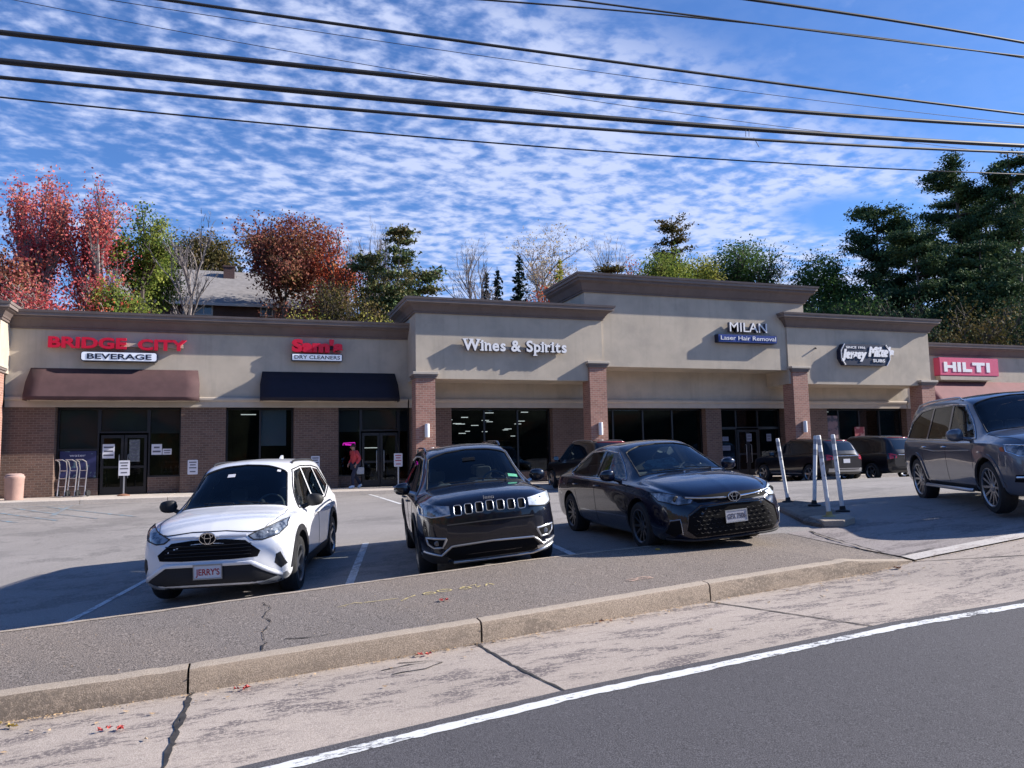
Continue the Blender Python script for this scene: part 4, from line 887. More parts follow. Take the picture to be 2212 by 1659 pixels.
class Car:
    def __init__(s, sp, name, label, cat, pos, head, pitch=0, roll=0, group=None):
        s.sp = sp; s.root = thing(name, label, cat, pos, (rad(roll), -rad(pitch), rad(head)), group)
        mb = car_body_mb(sp); b = mb.build('body', [sp['paint'], M['black'], M['lining']], s.root)
        bmm = bmesh.new(); bmm.from_mesh(b.data); bmesh.ops.triangulate(bmm, faces=bmm.faces); s.bvh = BVHTree.FromBMesh(bmm); bmm.free()
        R_ = sp['R']; wb = sp['WB']/2; cu = MB(); fl = sp.get('flare', .055)
        for x in (-wb, wb):
            for sg in (-1, 1): cu.lathe([(0, sg*.52), (R_+fl, sg*.52), (R_+fl, sg*1.3), (0, sg*1.3)], (x, 0, R_+.01), 'y', 36, 1)
        cuo = cu.build('cutter', [sp['paint'], M['black'], M['lining']], s.root)
        cb = bmesh.new(); cb.from_mesh(cuo.data); bmesh.ops.remove_doubles(cb, verts=cb.verts, dist=1e-5); bmesh.ops.recalc_face_normals(cb, faces=cb.faces); cb.to_mesh(cuo.data); cb.free()
        bo = b.modifiers.new('b', 'BOOLEAN'); bo.operation = 'DIFFERENCE'; bo.object = cuo; bo.solver = 'EXACT'
        apply_mods(b); bpy.data.objects.remove(cuo)
        if 'shield' in sp:
            ins = dict(sp); xa, xb = sp['cabin']; ins['x'] = (xa, xb)
            for k_, dv_ in (('wb', -.07), ('wm', -.07), ('ws', -.07), ('wt', -.055), ('zt', -.045)): ins[k_] = [(a, v+dv_) for a, v in sp[k_]]
            ins['zb'] = [(xa, .40), (xb, .40)]; ins['crown'] = .02
            cm = car_body_mb(ins); co_ = cm.build('cut', [M['lining']]); s.sub(b, co_)
            for pl in sp['side']:
                q = MB(); q.prism(pl, lambda a, b_, c_: (a, c_, b_), -1.3, 1.3); s.sub(b, q.build('cut', [M['lining']]))
            q = MB(); q.prism(sp['shield'], lambda a, b_, c_: (a, b_, c_), sp['shz'], 2.3); s.sub(b, q.build('cut', [M['lining']]))
        b.data.polygons.foreach_set('use_smooth', [True]*len(b.data.polygons)); b.data.set_sharp_from_angle(angle=rad(sp.get('sharp', 28))); s.body = b
    def sub(s, b, cut):
        cut.parent = s.root
        cut.data.materials.clear(); [cut.data.materials.append(q) for q in (s.sp['paint'], M['black'], M['lining'])]; cut.data.polygons.foreach_set('material_index', [2]*len(cut.data.polygons))
        bo = b.modifiers.new('b', 'BOOLEAN'); bo.operation = 'DIFFERENCE'; bo.object = cut; bo.solver = 'EXACT'; apply_mods(b); bpy.data.objects.remove(cut)
    def glazing(s, mats_side, xs=.35, xw=.36, zs=.56, seats=((-.15, .37), (-.15, -.37), (-1.0, .42), (-1.0, -.42)), rh=1.12):
        sp = s.sp; s.panel('windscreen', sp['shield'], 'z', M['cglass_t'], off=-.006, res=.06, depth=.004)
        outline(s, sp['shield'], 'z', .013, M['black'], 'screen_seal', off=-.004, closed=True)
        for pl, m_ in zip(sp['side'], mats_side):
            s.panel('side_window', pl, 'y', m_, mirror=True, off=-.008, depth=.004)
        for (x, y) in seats:
            mb = MB(); k0 = len(mb.v)
            mb.prism(rrect(-.24, .24, 0, .52, .09), lambda a, b_, c_: (x-.22-.10*(b_/.52)+c_, y+a, zs+b_-.02), -.06, .07); mb.prism(rrect(-.24, .24, -.22, .26, .05), lambda a, b_, c_: (x+b_, y+a, c_), zs-.12, zs+.02); st = mb.build('seat', M['seat'], s.root, bevel=.02)
            mb = MB(); mb.prism(rrect(-.12, .12, 0, .17, .05), lambda a, b_, c_: (x-.33+c_, y+a, zs+.54+b_), -.04, .05); mb.tube([(x-.33, y, zs+.45), (x-.33, y, zs+.58)], .015, 6); mb.build('headrest', M['seat'], st, bevel=.015)
        zc = rh; mb = MB(); mb.prism([(xs+.42, zc-.30), (xs+.42, zc-.10), (xs+.50, zc-.03), (xs+.85, zc-.05), (xs+.85, zc-.35)], lambda a, b_, c_: (a, c_, b_), -.68, .68); mb.build('dashboard', M['dash'], s.root, bevel=.02)
        mb = MB(); cx_, cz_ = xs+.28, zc-.05; c_, s_ = math.cos(rad(25)), math.sin(rad(25))
        mb.tube([(cx_-.18*math.sin(t)*s_, xw+.185*math.cos(t), cz_+.18*math.sin(t)*c_) for t in np.linspace(0, 2*math.pi, 25)], .014, 6); mb.tube([(cx_, xw, cz_), (cx_+.2, xw, cz_-.12)], .03, 6); mb.tube([(cx_, xw-.18, cz_), (cx_, xw+.18, cz_)], .018, 5); mb.build('steering_wheel', M['seat'], s.root, smooth=50)
        L_ = s.hit('z', xs+.18, 0)[0]; mb = MB(); mb.prism(rrect(-.11, .11, -.03, .03, .02), lambda a, b_, c_: (L_.x-.05+c_, a, L_.z-.12+b_), 0, .03); mb.tube([(L_.x-.03, 0, L_.z-.1), (L_.x, 0, L_.z-.03)], .01, 5); mb.build('rear_mirror', M['black'], s.root)
    def hit(s, axis, a, b, side=1, n0=None):
        if axis == 'x': o, d = Vector((side*6, a, b)), Vector((-side, 0, 0))
        elif axis == 'y': o, d = Vector((a, side*3, b)), Vector((0, -side, 0))
        else: o, d = Vector((a, b, 5)), Vector((0, 0, -1))
        loc, n, i, dd = s.bvh.ray_cast(o, d)
        if loc is None:
            tgt = {'x': Vector((side*2.4, a, b)), 'y': Vector((a, side*.9, b)), 'z': Vector((a, b, 1.2))}[axis]; loc, n, i, dd = s.bvh.find_nearest(tgt)
        return loc, n
    def panel(s, name, poly, axis, mt, side=1, off=.004, res=.04, depth=.012, parent=None, mirror=False, smooth=35, flat=None):
        """a skin piece that follows the body under a 2-d outline"""
        r = None
        for mir in ((1, -1) if mirror else (1,)):
            pl = [(a*mir if axis in 'x' else a, b*mir if axis == 'z' else b) for a, b in poly]; sd = side*mir if axis == 'y' else side
            E_ = []
            for p, q in zip(pl, pl[1:]+pl[:1]):
                n = max(1, int(math.dist(p, q)/res))
                for i in range(n): E_.append((lerp(p[0], q[0], i/n), lerp(p[1], q[1], i/n)))
            n = len(E_); ax = [p[0] for p in E_]; ay = [p[1] for p in E_]; V = [Vector(p) for p in E_]
            def inside(x, y):
                c = False
                for i in range(n):
                    x1, y1 = E_[i]; x2, y2 = E_[(i+1) % n]
                    if (y1 > y) != (y2 > y) and x < (x2-x1)*(y-y1)/(y2-y1)+x1: c = not c
                return c
            for gx_ in np.arange(min(ax)+res*.5, max(ax), res):
                for gy_ in np.arange(min(ay)+res*.5, max(ay), res):
                    if inside(gx_, gy_) and min((gx_-p[0])**2+(gy_-p[1])**2 for p in E_) > (res*.45)**2: V.append(Vector((gx_, gy_)))
            vs, es, fs, ov, oe, of = geometry.delaunay_2d_cdt(V, [(i, (i+1) % n) for i in range(n)], [], 1, 1e-5)
            mb = MB(); N_ = []
            for v in vs:
                loc, nn = s.hit(axis, v.x, v.y, sd); nn = nn.normalized(); N_.append(nn)
                mb.v.append(tuple(loc+nn*off))
            mb.f = [tuple(f) for f in fs]; mb.m = [0]*len(fs)
            cnt = {}
            for f in fs:
                for i in range(len(f)): e = (f[i], f[(i+1) % len(f)]); cnt[tuple(sorted(e))] = cnt.get(tuple(sorted(e)), 0)+1
            k = len(mb.v); mb.v += [tuple(Vector(mb.v[i])-N_[i]*depth) for i in range(k)]
            for f in fs:
                for i in range(len(f)):
                    a_, b_ = f[i], f[(i+1) % len(f)]
                    if cnt[tuple(sorted((a_, b_)))] == 1: mb.f.append((b_, a_, a_+k, b_+k)); mb.m.append(0)
            used = set(i for f in mb.f for i in f)
            o = mb.build(name, mt, parent or s.root, smooth=smooth, fixn=False)
            # outward faces
            me = o.data; c = Vector((0, 0, .7)); dots = sum((p.center-c).dot(p.normal)*p.area for p in me.polygons[:len(fs)])
            if dots < 0:
                bm = bmesh.new(); bm.from_mesh(me); bmesh.ops.reverse_faces(bm, faces=bm.faces); bm.to_mesh(me); bm.free(); me.polygons.foreach_set('use_smooth', [True]*len(me.polygons)); me.set_sharp_from_angle(angle=rad(35))
            r = o
        return r
    def line(s, pts, axis, side=1, r=.006, mt=None, name='trim_line', mirror=False, off=.002, step=.05, parent=None, nseg=6):
        for mir in ((1, -1) if mirror else (1,)):
            Q = []
            for p, q in zip(pts[:-1], pts[1:]):
                n = max(1, int(math.dist(p, q)/step))
                for i in range(n): Q.append((lerp(p[0], q[0], i/n), lerp(p[1], q[1], i/n)))
            Q.append(pts[-1]); W_ = []
            for a, b in Q:
                if axis == 'x': a *= mir
                if axis == 'z': b *= mir
                loc, nn = s.hit(axis, a, b, side*mir if axis == 'y' else side); W_.append(loc+nn.normalized()*off)
            mb = MB(); mb.tube(W_, r, nseg); o = mb.build(name, mt or M['seamline'], parent or s.body, smooth=60)
        return o
    def wheels(s, rim, spokes=10, dark=False, twin=False, rimmat=None, ro=.70):
        sp = s.sp; R_ = sp['R']; wb = sp['WB']/2; tr = sp['track']; mt = rimmat or M['rim']; first = None
        for x in (wb, -wb):
            for sg in (1, -1):
                tw = .115; y = sg*tr
                d = MB(); d.lathe([(0, -.02*sg), (R_*.42, -.02*sg), (R_*.42, .0), (0, .0)], (x, y-sg*.03, R_), 'y', 20); w = d.build('wheel', M['darkmetal'], s.root, smooth=30)
                q = MB(); Ri = R_*ro
                q.lathe([(Ri, -tw), (Ri+.02, -tw-.004), (R_-.03, -tw+.0), (R_-.008, -tw+.03), (R_, -tw+.06), (R_, tw-.06), (R_-.008, tw-.03), (R_-.03, tw), (Ri+.02, tw+.004), (Ri, tw), (Ri-.012, tw-.02), (Ri-.012, -tw+.02)], (x, y, R_), 'y', 44, closed=True); q.build('tyre', M['rubber'], w, smooth=35)
                q = MB(); q.lathe([(Ri+.004, sg*(tw-.002)), (Ri-.012, sg*(tw+.004)), (Ri-.03, sg*(tw-.012)), (Ri-.035, sg*.0), (Ri-.03, -sg*.06), (Ri, -sg*.06)], (x, y, R_), 'y', 44)
                q.lathe([(0, sg*(tw-.03)), (.055, sg*(tw-.032)), (.065, sg*(tw-.05)), (.065, sg*.02), (0, sg*.02)], (x, y, R_), 'y', 20)
                for k in range(spokes):
                    a = 2*math.pi*k/spokes+(.15 if twin and k % 2 else 0)*1.0
                    c, sn = math.cos(a), math.sin(a); w0, w1 = (.022, .018) if spokes > 6 else (.034, .03)
                    P_ = []
                    for rr, ww, yo in ((.05, w0, tw-.04), (Ri*.55, w0*.8, tw-.028), (Ri-.02, w1, tw-.012)):
                        for u in (-ww, ww):
                            P_.append((x+c*rr-sn*u, y+sg*yo, R_+sn*rr+c*u)); P_.append((x+c*rr-sn*u*.8, y+sg*(yo-.03), R_+sn*rr+c*u*.8))
                    q.add(P_, [(0, 2, 6, 4), (4, 6, 10, 8), (0, 4, 5, 1), (4, 8, 9, 5), (2, 3, 7, 6), (6, 7, 11, 10), (1, 5, 7, 3), (5, 9, 11, 7)])
                q.build('rim', mt, w, smooth=40)
    def mirror(s, x, y, z, mt, mt2=None, w=.13, L=.24, H=.17):
        for sg in (1, -1):
            mb = MB(); N1, N2 = 8, 14
            for i in range(N1+1):
                u = -1+2*i/N1; r = max(.02, (1-abs(u)**3.0))**.5
                for j in range(N2):
                    t = 2*math.pi*j/N2; c, sn = math.cos(t), math.sin(t); c = math.copysign(abs(c)**.6, c); sn = math.copysign(abs(sn)**.6, sn)
                    mb.v.append((x+c*w*.5*r*(1.0)+.02*(1-abs(u)), sg*(y+u*L*.5), z+sn*H*.5*r*(1-.12*u)))
            for i in range(N1):
                for j in range(N2): mb.f.append((i*N2+j, i*N2+(j+1) % N2, (i+1)*N2+(j+1) % N2, (i+1)*N2+j)); mb.m.append(0)
            mb.f.append(tuple(range(N2))); mb.m.append(0); mb.f.append(tuple(N1*N2+j for j in range(N2))); mb.m.append(0)
            o = mb.build('wing_mirror', mt, s.root, smooth=50)
            a = MB(); yb = abs(s.hit('y', x+.02, z-.09, sg)[0].y); a.tube([(x+.03, sg*(yb-.02), z-.10), (x+.01, sg*(y-L*.35), z-.055)], [.035, .028], 8); a.build('stalk', mt2 or mt, o, smooth=50)
            gl = MB(); gl.box(x-w*.5-.004, x-w*.5+.004, *sorted((sg*(y-L*.36), sg*(y+L*.36))), z-H*.33, z+H*.33); gl.build('mirror_glass', M['chrome'], o)
    def seam(s, pts, axis='y', side=1, mirror=True): s.line(pts, axis, side, .0035, M['seamline'], 'panel_gap', mirror, -.0005)
    def handles(s, xs, z, mt):
        for x in xs:
            for sg in (1, -1):
                y = s.hit('y', x, z, sg)[0].y; mb = MB(); mb.tube([(x-.10, y, z), (x-.07, y+sg*.028, z+.004), (x+.07, y+sg*.028, z+.004), (x+.10, y, z)], .012, 6); mb.build('door_handle', mt, s.root, smooth=50)
    def rails(s, x0, x1, y, mt, h=.035, r=.014):
        for sg in (1, -1):
            zz_ = lambda x: s.hit('z', x, sg*y)[0].z
            pts = [(x0, sg*y, zz_(x0)), (x0+.12, sg*y, zz_(x0+.12)+h)]+[(x, sg*y, zz_(x)+h) for x in np.linspace(x0+.3, x1-.3, 6)]+[(x1-.12, sg*y, zz_(x1-.12)+h), (x1, sg*y, zz_(x1))]
            mb = MB(); mb.tube(pts, r, 8); mb.build('roof_rail', mt, s.root, smooth=60)
    def emblem(s, y, z, w, h, mt, parent=None, off=.02):
        loc, n = s.hit('x', y, z); x = loc.x+off
        mb = MB()
        def el(cy, cz, a, b, r): mb.tube([(x, cy+a*math.cos(t), cz+b*math.sin(t)) for t in np.linspace(0, 2*math.pi, 25)], r, 6)
        el(y, z, w, h, .008); el(y, z, w*.38, h*.92, .006); el(y, z+h*.42, w*.68, h*.42, .006); o = mb.build('emblem', mt, s.root, smooth=60)
        bk = MB(); bk.lathe([(0, x-.03), (1.0, x-.03), (1.0, x-.006), (0, x-.004)], (0, 0, 0), 'x', 24)
        for i, v in enumerate(bk.v): bk.v[i] = (v[0], y+v[1]*w*.97, z+v[2]*h*.97)
        bk.build('backing', M['grille'], o, smooth=40)
    def plate(s, y, z, txt, ink, off=.03, w=.305, h=.152, mt=None, extra=None):
        x = max(s.hit('x', y-.1, z)[0].x, s.hit('x', y+.1, z)[0].x, s.hit('x', y, z+.06)[0].x)+off
        mb = MB(); mb.prism(rrect(y-w/2, y+w/2, z-h/2, z+h/2, .015), lambda a, b, c: (c, a, b), x, x+.008); o = mb.build('number_plate', mt or M['plate'], s.root)
        m2 = MB(); fr = .012
        for a in ((y-w/2-.004, y+w/2+.004, z+h/2-fr, z+h/2+.004), (y-w/2-.004, y+w/2+.004, z-h/2-.004, z-h/2+fr), (y-w/2-.004, y-w/2+fr*.7, z-h/2+fr, z+h/2-fr), (y+w/2-fr*.7, y+w/2+.004, z-h/2+fr, z+h/2-fr)): m2.box(x+.002, x+.012, a[0], a[1], a[2], a[3])
        m2.build('plate_frame', M['clad'] if extra else M['satin'], o)
        cu = bpy.data.curves.new('t', 'FONT'); cu.body = txt; cu.extrude = .002; cu.offset = .02
        t = bpy.data.objects.new('t', cu); COL.objects.link(t); dg = bpy.context.evaluated_depsgraph_get(); dg.update(); me = bpy.data.meshes.new_from_object(t.evaluated_get(dg)); bpy.data.objects.remove(t)
        v = np.zeros(len(me.vertices)*3); me.vertices.foreach_get('co', v); v = v.reshape(-1, 3); lo, hi = v.min(0), v.max(0)
        sw = w*.84/(hi[0]-lo[0]); sh = h*.42/.7
        me.vertices.foreach_set('co', np.stack([np.full(len(v), x+.0095)+v[:, 2]*.3, y-w*.42+(v[:, 0]-lo[0])*sw, z-h*.22+v[:, 1]*sh], 1).ravel()); me.materials.clear(); me.materials.append(ink)
        q = bpy.data.objects.new('plate_text', me); COL.objects.link(q); q.parent = o
M['ink_red'] = mat('ink_red', (.35, .02, .03), .6); M['ink_dark'] = mat('ink_dark', (.06, .06, .09), .6)
def arch(c, x, R_, w, a0=2, a1=178, mt=None, z=None, name='arch_trim', flare=.05):
    zc = R_+.01; o = [(x+(R_+flare+w)*math.cos(rad(a)), zc+(R_+flare+w)*math.sin(rad(a))) for a in np.linspace(a0, a1, 20)]; i = [(x+(R_+flare-.004)*math.cos(rad(a)), zc+(R_+flare-.004)*math.sin(rad(a))) for a in np.linspace(a1, a0, 20)]
    c.panel(name, o+i, 'y', mt or M['clad'], 1, .014, .05, .03, mirror=True)
def outline(c, poly, axis, r, mt, name, mirror=False, side=1, off=.006, closed=True, parent=None):
    pts = list(poly)+([poly[0]] if closed else []); c.line(pts, axis, side, r, mt, name, mirror, off, .03, parent or c.root)
# ---------------------------------------------------------------- white crossover
def white_suv():
    sp = dict(shield=[(1.12, -.69), (1.16, -.35), (1.175, 0), (1.16, .35), (1.12, .69), (.50, .575), (.43, .3), (.41, 0), (.43, -.3), (.50, -.575)], side=[[(.88, 1.08), (.30, 1.54), (-.10, 1.575), (-.10, 1.06), (.3, 1.05)], [(-.17, 1.06), (-.17, 1.575), (-.95, 1.55), (-1.02, 1.085)], [(-1.10, 1.09), (-1.02, 1.54), (-1.45, 1.50), (-1.75, 1.22)]], shz=1.0, cabin=(-1.95, 1.12), x=(-2.32, 2.275), R=.365, WB=2.69, track=.785, paint=M['p_white'], crown=.035,
        zb=[(-2.32, .52), (-2.22, .36), (-2.0, .26), (-1, .22), (1, .21), (1.9, .22), (2.15, .25), (2.24, .29), (2.275, .36)],
        wb=[(-2.32, .60), (-2.2, .78), (-1.9, .86), (0, .87), (1.7, .87), (2.0, .80), (2.18, .66), (2.25, .56), (2.275, .50)],
        wm=[(-2.32, .62), (-2.2, .82), (-1.9, .90), (-1.3, .925), (0, .905), (1.3, .925), (1.75, .905), (1.98, .85), (2.12, .77), (2.22, .64), (2.275, .52)],
        ws=[(-2.32, .60), (-2.2, .78), (-1.9, .87), (-1, .885), (0, .885), (1.3, .89), (1.7, .875), (1.95, .81), (2.1, .73), (2.2, .62), (2.275, .48)],
        zs=[(-2.32, .95), (-2.1, 1.04), (-1, 1.02), (0, 1.0), (1, 1.00), (1.5, .985), (1.9, .93), (2.1, .87), (2.2, .80), (2.275, .70)],
        wt=[(-2.32, .50), (-2.2, .54), (-1.6, .60), (-.5, .62), (.3, .60), (.5, .59), (1.15, .72), (1.3, .76), (1.7, .75), (2.0, .70), (2.15, .63), (2.24, .52), (2.275, .44)],
        zt=[(-2.32, 1.02), (-2.28, 1.12), (-2.15, 1.42), (-2.02, 1.60), (-1.8, 1.645), (-1.0, 1.68), (-.3, 1.69), (.15, 1.675), (.38, 1.635), (.62, 1.50), (.88, 1.31), (1.10, 1.145), (1.2, 1.105), (1.4, 1.085), (1.7, 1.05), (1.95, 1.00), (2.08, .95), (2.17, .90), (2.24, .84), (2.275, .76)])
    c = Car(sp, 'crossover_car', 'white crossover parked nose out, nearest the left, with a dealer plate', 'car', (.12, 12.23, -.08), -104.4, -1.4, 1.5)
    c.wheels('', 5, rimmat=M['rim'], ro=.66)
    c.glazing([M['cglass_t'], M['cglass_d'], M['cglass_d']])
    outline(c, [(.94, 1.05), (.34, 1.565), (-.15, 1.60), (-1.0, 1.575), (-1.48, 1.525), (-1.82, 1.20), (-1.05, 1.06), (0, 1.03), (.94, 1.05)], 'y', .010, M['black'], 'window_seal', True, closed=False)
    # dark lower front, grille, lamps
    c.panel('lower_grille', [(-.50, .525), (.50, .525), (.80, .345), (.78, .235), (-.78, .235), (-.80, .345)], 'x', M['clad'], off=.006, res=.05)
    c.panel('grille', [(-.43, .80), (-.2, .825), (.2, .825), (.43, .80), (.60, .665), (.57, .60), (.3, .585), (-.3, .585), (-.57, .60), (-.60, .665)], 'x', M['grille'], off=.004, res=.05)
    for z in (.64, .68, .72, .76): c.line([(-.5, z), (.5, z)], 'x', 1, .006, M['clad'], 'grille_bar', off=.006, parent=c.root)
    c.line([(-.50, .885), (-.2, .915), (.2, .915), (.50, .885), (.62, .90)], 'x', 1, .007, M['seamline'], 'bonnet_gap', off=.002, parent=c.root)
    c.line([(-.62, .90), (-.50, .885)], 'x', 1, .007, M['seamline'], 'bonnet_gap', off=.002, parent=c.root)
    c.line([(-.44, .855), (0, .86), (.44, .855)], 'x', 1, .022, M['p_white'], 'grille_surround', off=-.002, parent=c.root)
    c.line([(-.80, .345), (-.50, .535), (.50, .535), (.80, .345)], 'x', 1, .030, M['p_white'], 'bumper_bar', off=-.004, parent=c.root)
    for sg in (1, -1):
        h = [(sg*.46, .845), (sg*.56, .89), (sg*.76, .965), (sg*.835, .99), (sg*.845, .91), (sg*.78, .83), (sg*.62, .79), (sg*.52, .80)]
        o = c.panel('headlight', h, 'x', M['lens'], off=.006, res=.035)
        outline(c, h, 'x', .008, M['black'], 'lamp_seal', parent=o, off=.006)
        c.panel('fog_recess', [(sg*.76, .60), (sg*.80, .62), (sg*.855, .46), (sg*.80, .42), (sg*.745, .50)], 'x', M['clad'], off=.005, res=.04)
        c.panel('skid_trim', [(sg*.55, .27), (sg*.84, .36), (sg*.85, .31), (sg*.76, .235), (sg*.55, .225)], 'x', M['clad_grey'], off=.012, res=.05)
    c.emblem(0, .845, .095, .068, M['chrome'], off=.035)
    c.plate(0, .455, "JERRY'S", M['ink_red'], off=.02, w=.33, h=.17)
    for x in (1.345, -1.345): arch(c, x, .365, .075, flare=.055)
    c.panel('sill_cladding', [(.88, .24), (.88, .40), (-.88, .40), (-.88, .24)], 'y', M['clad'], mirror=True, off=.012)
    c.mirror(.74, 1.00, 1.14, M['black'])
    c.handles((-.02, -.95), .92, M['p_white'])
    c.seam([(.95, .42), (.98, .98)]); c.seam([(-.08, .42), (-.10, 1.0)]); c.seam([(-.98, .75), (-.85, .42)])
    c.seam([(1.18, .80), (1.25, .60), (2.1, .76)], 'z', mirror=True) if False else c.line([(1.18, .72), (1.5, .74), (1.85, .70), (2.1, .62)], 'z', 1, .004, M['seamline'], 'bonnet_gap', True, 0)
    pass
    c.rails(-1.55, .15, .565, M['black'], .028)
    mb = MB(); z = c.hit('z', -1.75, 0)[0].z; mb.prism([(-1.85, z-.01), (-1.62, z-.005), (-1.80, z+.065), (-1.83, z+.07)], lambda a, b, d: (a, d, b), -.018, .018); mb.build('roof_fin', M['p_white'], c.root)
    c.panel('sticker', [(.66, -.22), (.66, -.12), (.60, -.12), (.60, -.22)], 'z', M['plate'], off=.000, depth=.003); c.panel('sticker', [(.54, .44), (.54, .49), (.50, .49), (.50, .44)], 'z', M['plate'], off=.000, depth=.003)
    for y in (.35, -.1): c.line([(1.15, y+.1), (1.10, y-.3)], 'z', 1, .007, M['black'], 'wiper', off=.015, parent=c.root)
white_suv()
# ---------------------------------------------------------------- black boxy crossover
def black_suv():
    sp = dict(shield=[(1.05, -.68), (1.09, -.35), (1.105, 0), (1.09, .35), (1.05, .68), (.47, .575), (.42, .3), (.40, 0), (.42, -.3), (.47, -.575)], side=[[(.82, 1.06), (.28, 1.47), (-.12, 1.505), (-.12, 1.04)], [(-.19, 1.04), (-.19, 1.505), (-.98, 1.49), (-1.1, 1.06)], [(-1.17, 1.07), (-1.05, 1.48), (-1.55, 1.42), (-1.75, 1.14)]], shz=1.0, cabin=(-1.85, 1.06), x=(-2.20, 2.20), R=.355, WB=2.636, track=.775, paint=M['p_black'], crown=.03,
        zb=[(-2.20, .50), (-2.1, .34), (-1.9, .27), (0, .23), (1.8, .22), (2.05, .24), (2.16, .28), (2.20, .34)],
        wb=[(-2.20, .62), (-2.1, .78), (-1.8, .85), (0, .86), (1.65, .86), (1.95, .80), (2.1, .70), (2.17, .60), (2.20, .52)],
        wm=[(-2.20, .64), (-2.1, .82), (-1.8, .89), (-1.3, .91), (0, .89), (1.3, .91), (1.7, .895), (1.92, .85), (2.07, .77), (2.16, .66), (2.20, .56)],
        ws=[(-2.20, .62), (-2.1, .80), (-1.8, .865), (0, .875), (1.3, .88), (1.7, .865), (1.92, .81), (2.05, .74), (2.14, .65), (2.20, .54)],
        zs=[(-2.20, .98), (-2.0, 1.03), (0, .995), (1, .99), (1.5, .985), (1.85, .965), (2.05, .93), (2.15, .88), (2.20, .80)],
        wt=[(-2.20, .52), (-2.1, .56), (-1.5, .60), (-.3, .615), (.3, .60), (.45, .595), (1.05, .71), (1.2, .75), (1.7, .75), (1.95, .70), (2.08, .64), (2.16, .56), (2.20, .48)],
        zt=[(-2.20, 1.05), (-2.16, 1.15), (-2.02, 1.45), (-1.92, 1.56), (-1.7, 1.595), (-.8, 1.63), (-.1, 1.63), (.22, 1.60), (.40, 1.56), (.62, 1.43), (.85, 1.265), (1.03, 1.135), (1.13, 1.105), (1.4, 1.09), (1.7, 1.07), (1.92, 1.04), (2.04, 1.01), (2.12, .97), (2.17, .91), (2.20, .84)])
    c = Car(sp, 'crossover_car', 'black crossover with seven chrome ringed grille slots between the white car and the saloon', 'car', (3.20, 11.47, .16), -97.6, -1.4, 4.7)
    c.wheels('', 5, rimmat=M['rim_dark'], ro=.68)
    c.glazing([M['cglass_t'], M['cglass_t'], M['cglass_d']])
    outline(c, [(.92, 1.03), (.33, 1.495), (-.15, 1.53), (-1.0, 1.515), (-1.6, 1.445)], 'y', .008, M['satin'], 'window_trim', True, closed=False)
    # seven slots
    for i in range(7):
        y = (i-3)*.135; z = .905-.012*abs(i-3)*.5; w, h = .045, .058
        P_ = rrect(y-w, y+w, z-h, z+h, .022, 3)
        o = c.panel('grille_slot', P_, 'x', M['grille'], off=.004, res=.03); outline(c, P_, 'x', .0065, M['satin'], 'slot_ring', parent=o, off=.008)
    for sg in (1, -1):
        h = [(sg*.50, .945), (sg*.68, .965), (sg*.84, .975), (sg*.845, .86), (sg*.72, .825), (sg*.50, .845)]
        o = c.panel('headlight', h, 'x', M['lens_sunlit'] if sg > 0 else M['lens'], off=.006, res=.035); outline(c, [(sg*.50, .845), (sg*.72, .825), (sg*.845, .86), (sg*.85, .93)], 'x', .009, M['satin'] if sg < 0 else M['black'], 'lamp_trim', parent=o, closed=False, off=.008)
        f = [(sg*.57, .56), (sg*.80, .58), (sg*.78, .50), (sg*.72, .455), (sg*.62, .455)]
        o = c.panel('fog_lamp', f, 'x', M['grille'], off=.006, res=.035); outline(c, f, 'x', .014, M['satin'], 'fog_surround', parent=o, off=.008)
        mb = MB(); L_ = c.hit('x', sg*.69, .51)[0]; mb.lathe([(0, .02), (.03, .018), (.035, 0)], tuple(L_), 'x', 14); mb.build('fog_lens', M['lens'], o, smooth=40)
    c.line([(-.55, .72), (0, .725), (.55, .72)], 'x', 1, .012, M['clad'], 'bumper_crease', off=0, parent=c.root)
    lg = [(-.52, .44), (0, .455), (.52, .44), (.60, .34), (.50, .29), (-.50, .29), (-.60, .34)]
    o = c.panel('lower_grille', lg, 'x', M['grille'], off=.006, res=.05)
    outline(c, [(.83, .40), (.64, .36), (.52, .46), (0, .475), (-.52, .46), (-.64, .36), (-.83, .40)], 'x', .013, M['satin'], 'lower_trim', parent=o, closed=False, off=.012)
    outline(c, [(-.50, .262), (0, .255), (.50, .262), (.80, .33)], 'x', .016, M['satin'], 'skid_bar', closed=False, off=.012)
    c.panel('skid_trim', [(.56, .34), (.84, .385), (.85, .30), (.74, .25), (.56, .25)], 'x', M['satin'], off=.01, res=.05); c.panel('skid_trim', [(-.56, .34), (-.84, .385), (-.85, .30), (-.74, .25), (-.56, .25)], 'x', M['clad'], off=.01, res=.05)
    # raised letters above the grille
    cu = bpy.data.curves.new('t', 'FONT'); cu.body = 'Jeep'; cu.extrude = .03; cu.offset = .025; t = bpy.data.objects.new('t', cu); COL.objects.link(t); dg = bpy.context.evaluated_depsgraph_get(); dg.update(); me = bpy.data.meshes.new_from_object(t.evaluated_get(dg)); bpy.data.objects.remove(t)
    v = np.zeros(len(me.vertices)*3); me.vertices.foreach_get('co', v); v = v.reshape(-1, 3); lo, hi = v.min(0), v.max(0); x = c.hit('x', 0, 1.0)[0].x+.008
    me.vertices.foreach_set('co', np.stack([x+v[:, 2]*.2, -.075+(v[:, 0]-lo[0])*.15/(hi[0]-lo[0]), .99+v[:, 1]*.062], 1).ravel()); me.materials.clear(); me.materials.append(M['chrome']); q = bpy.data.objects.new('badge_letters', me); COL.objects.link(q); q.parent = c.root
    for x in (1.318, -1.318): arch(c, x, .355, .07, flare=.05)
    c.panel('sill_cladding', [(.86, .25), (.86, .40), (-.86, .40), (-.86, .25)], 'y', M['clad'], mirror=True, off=.012)
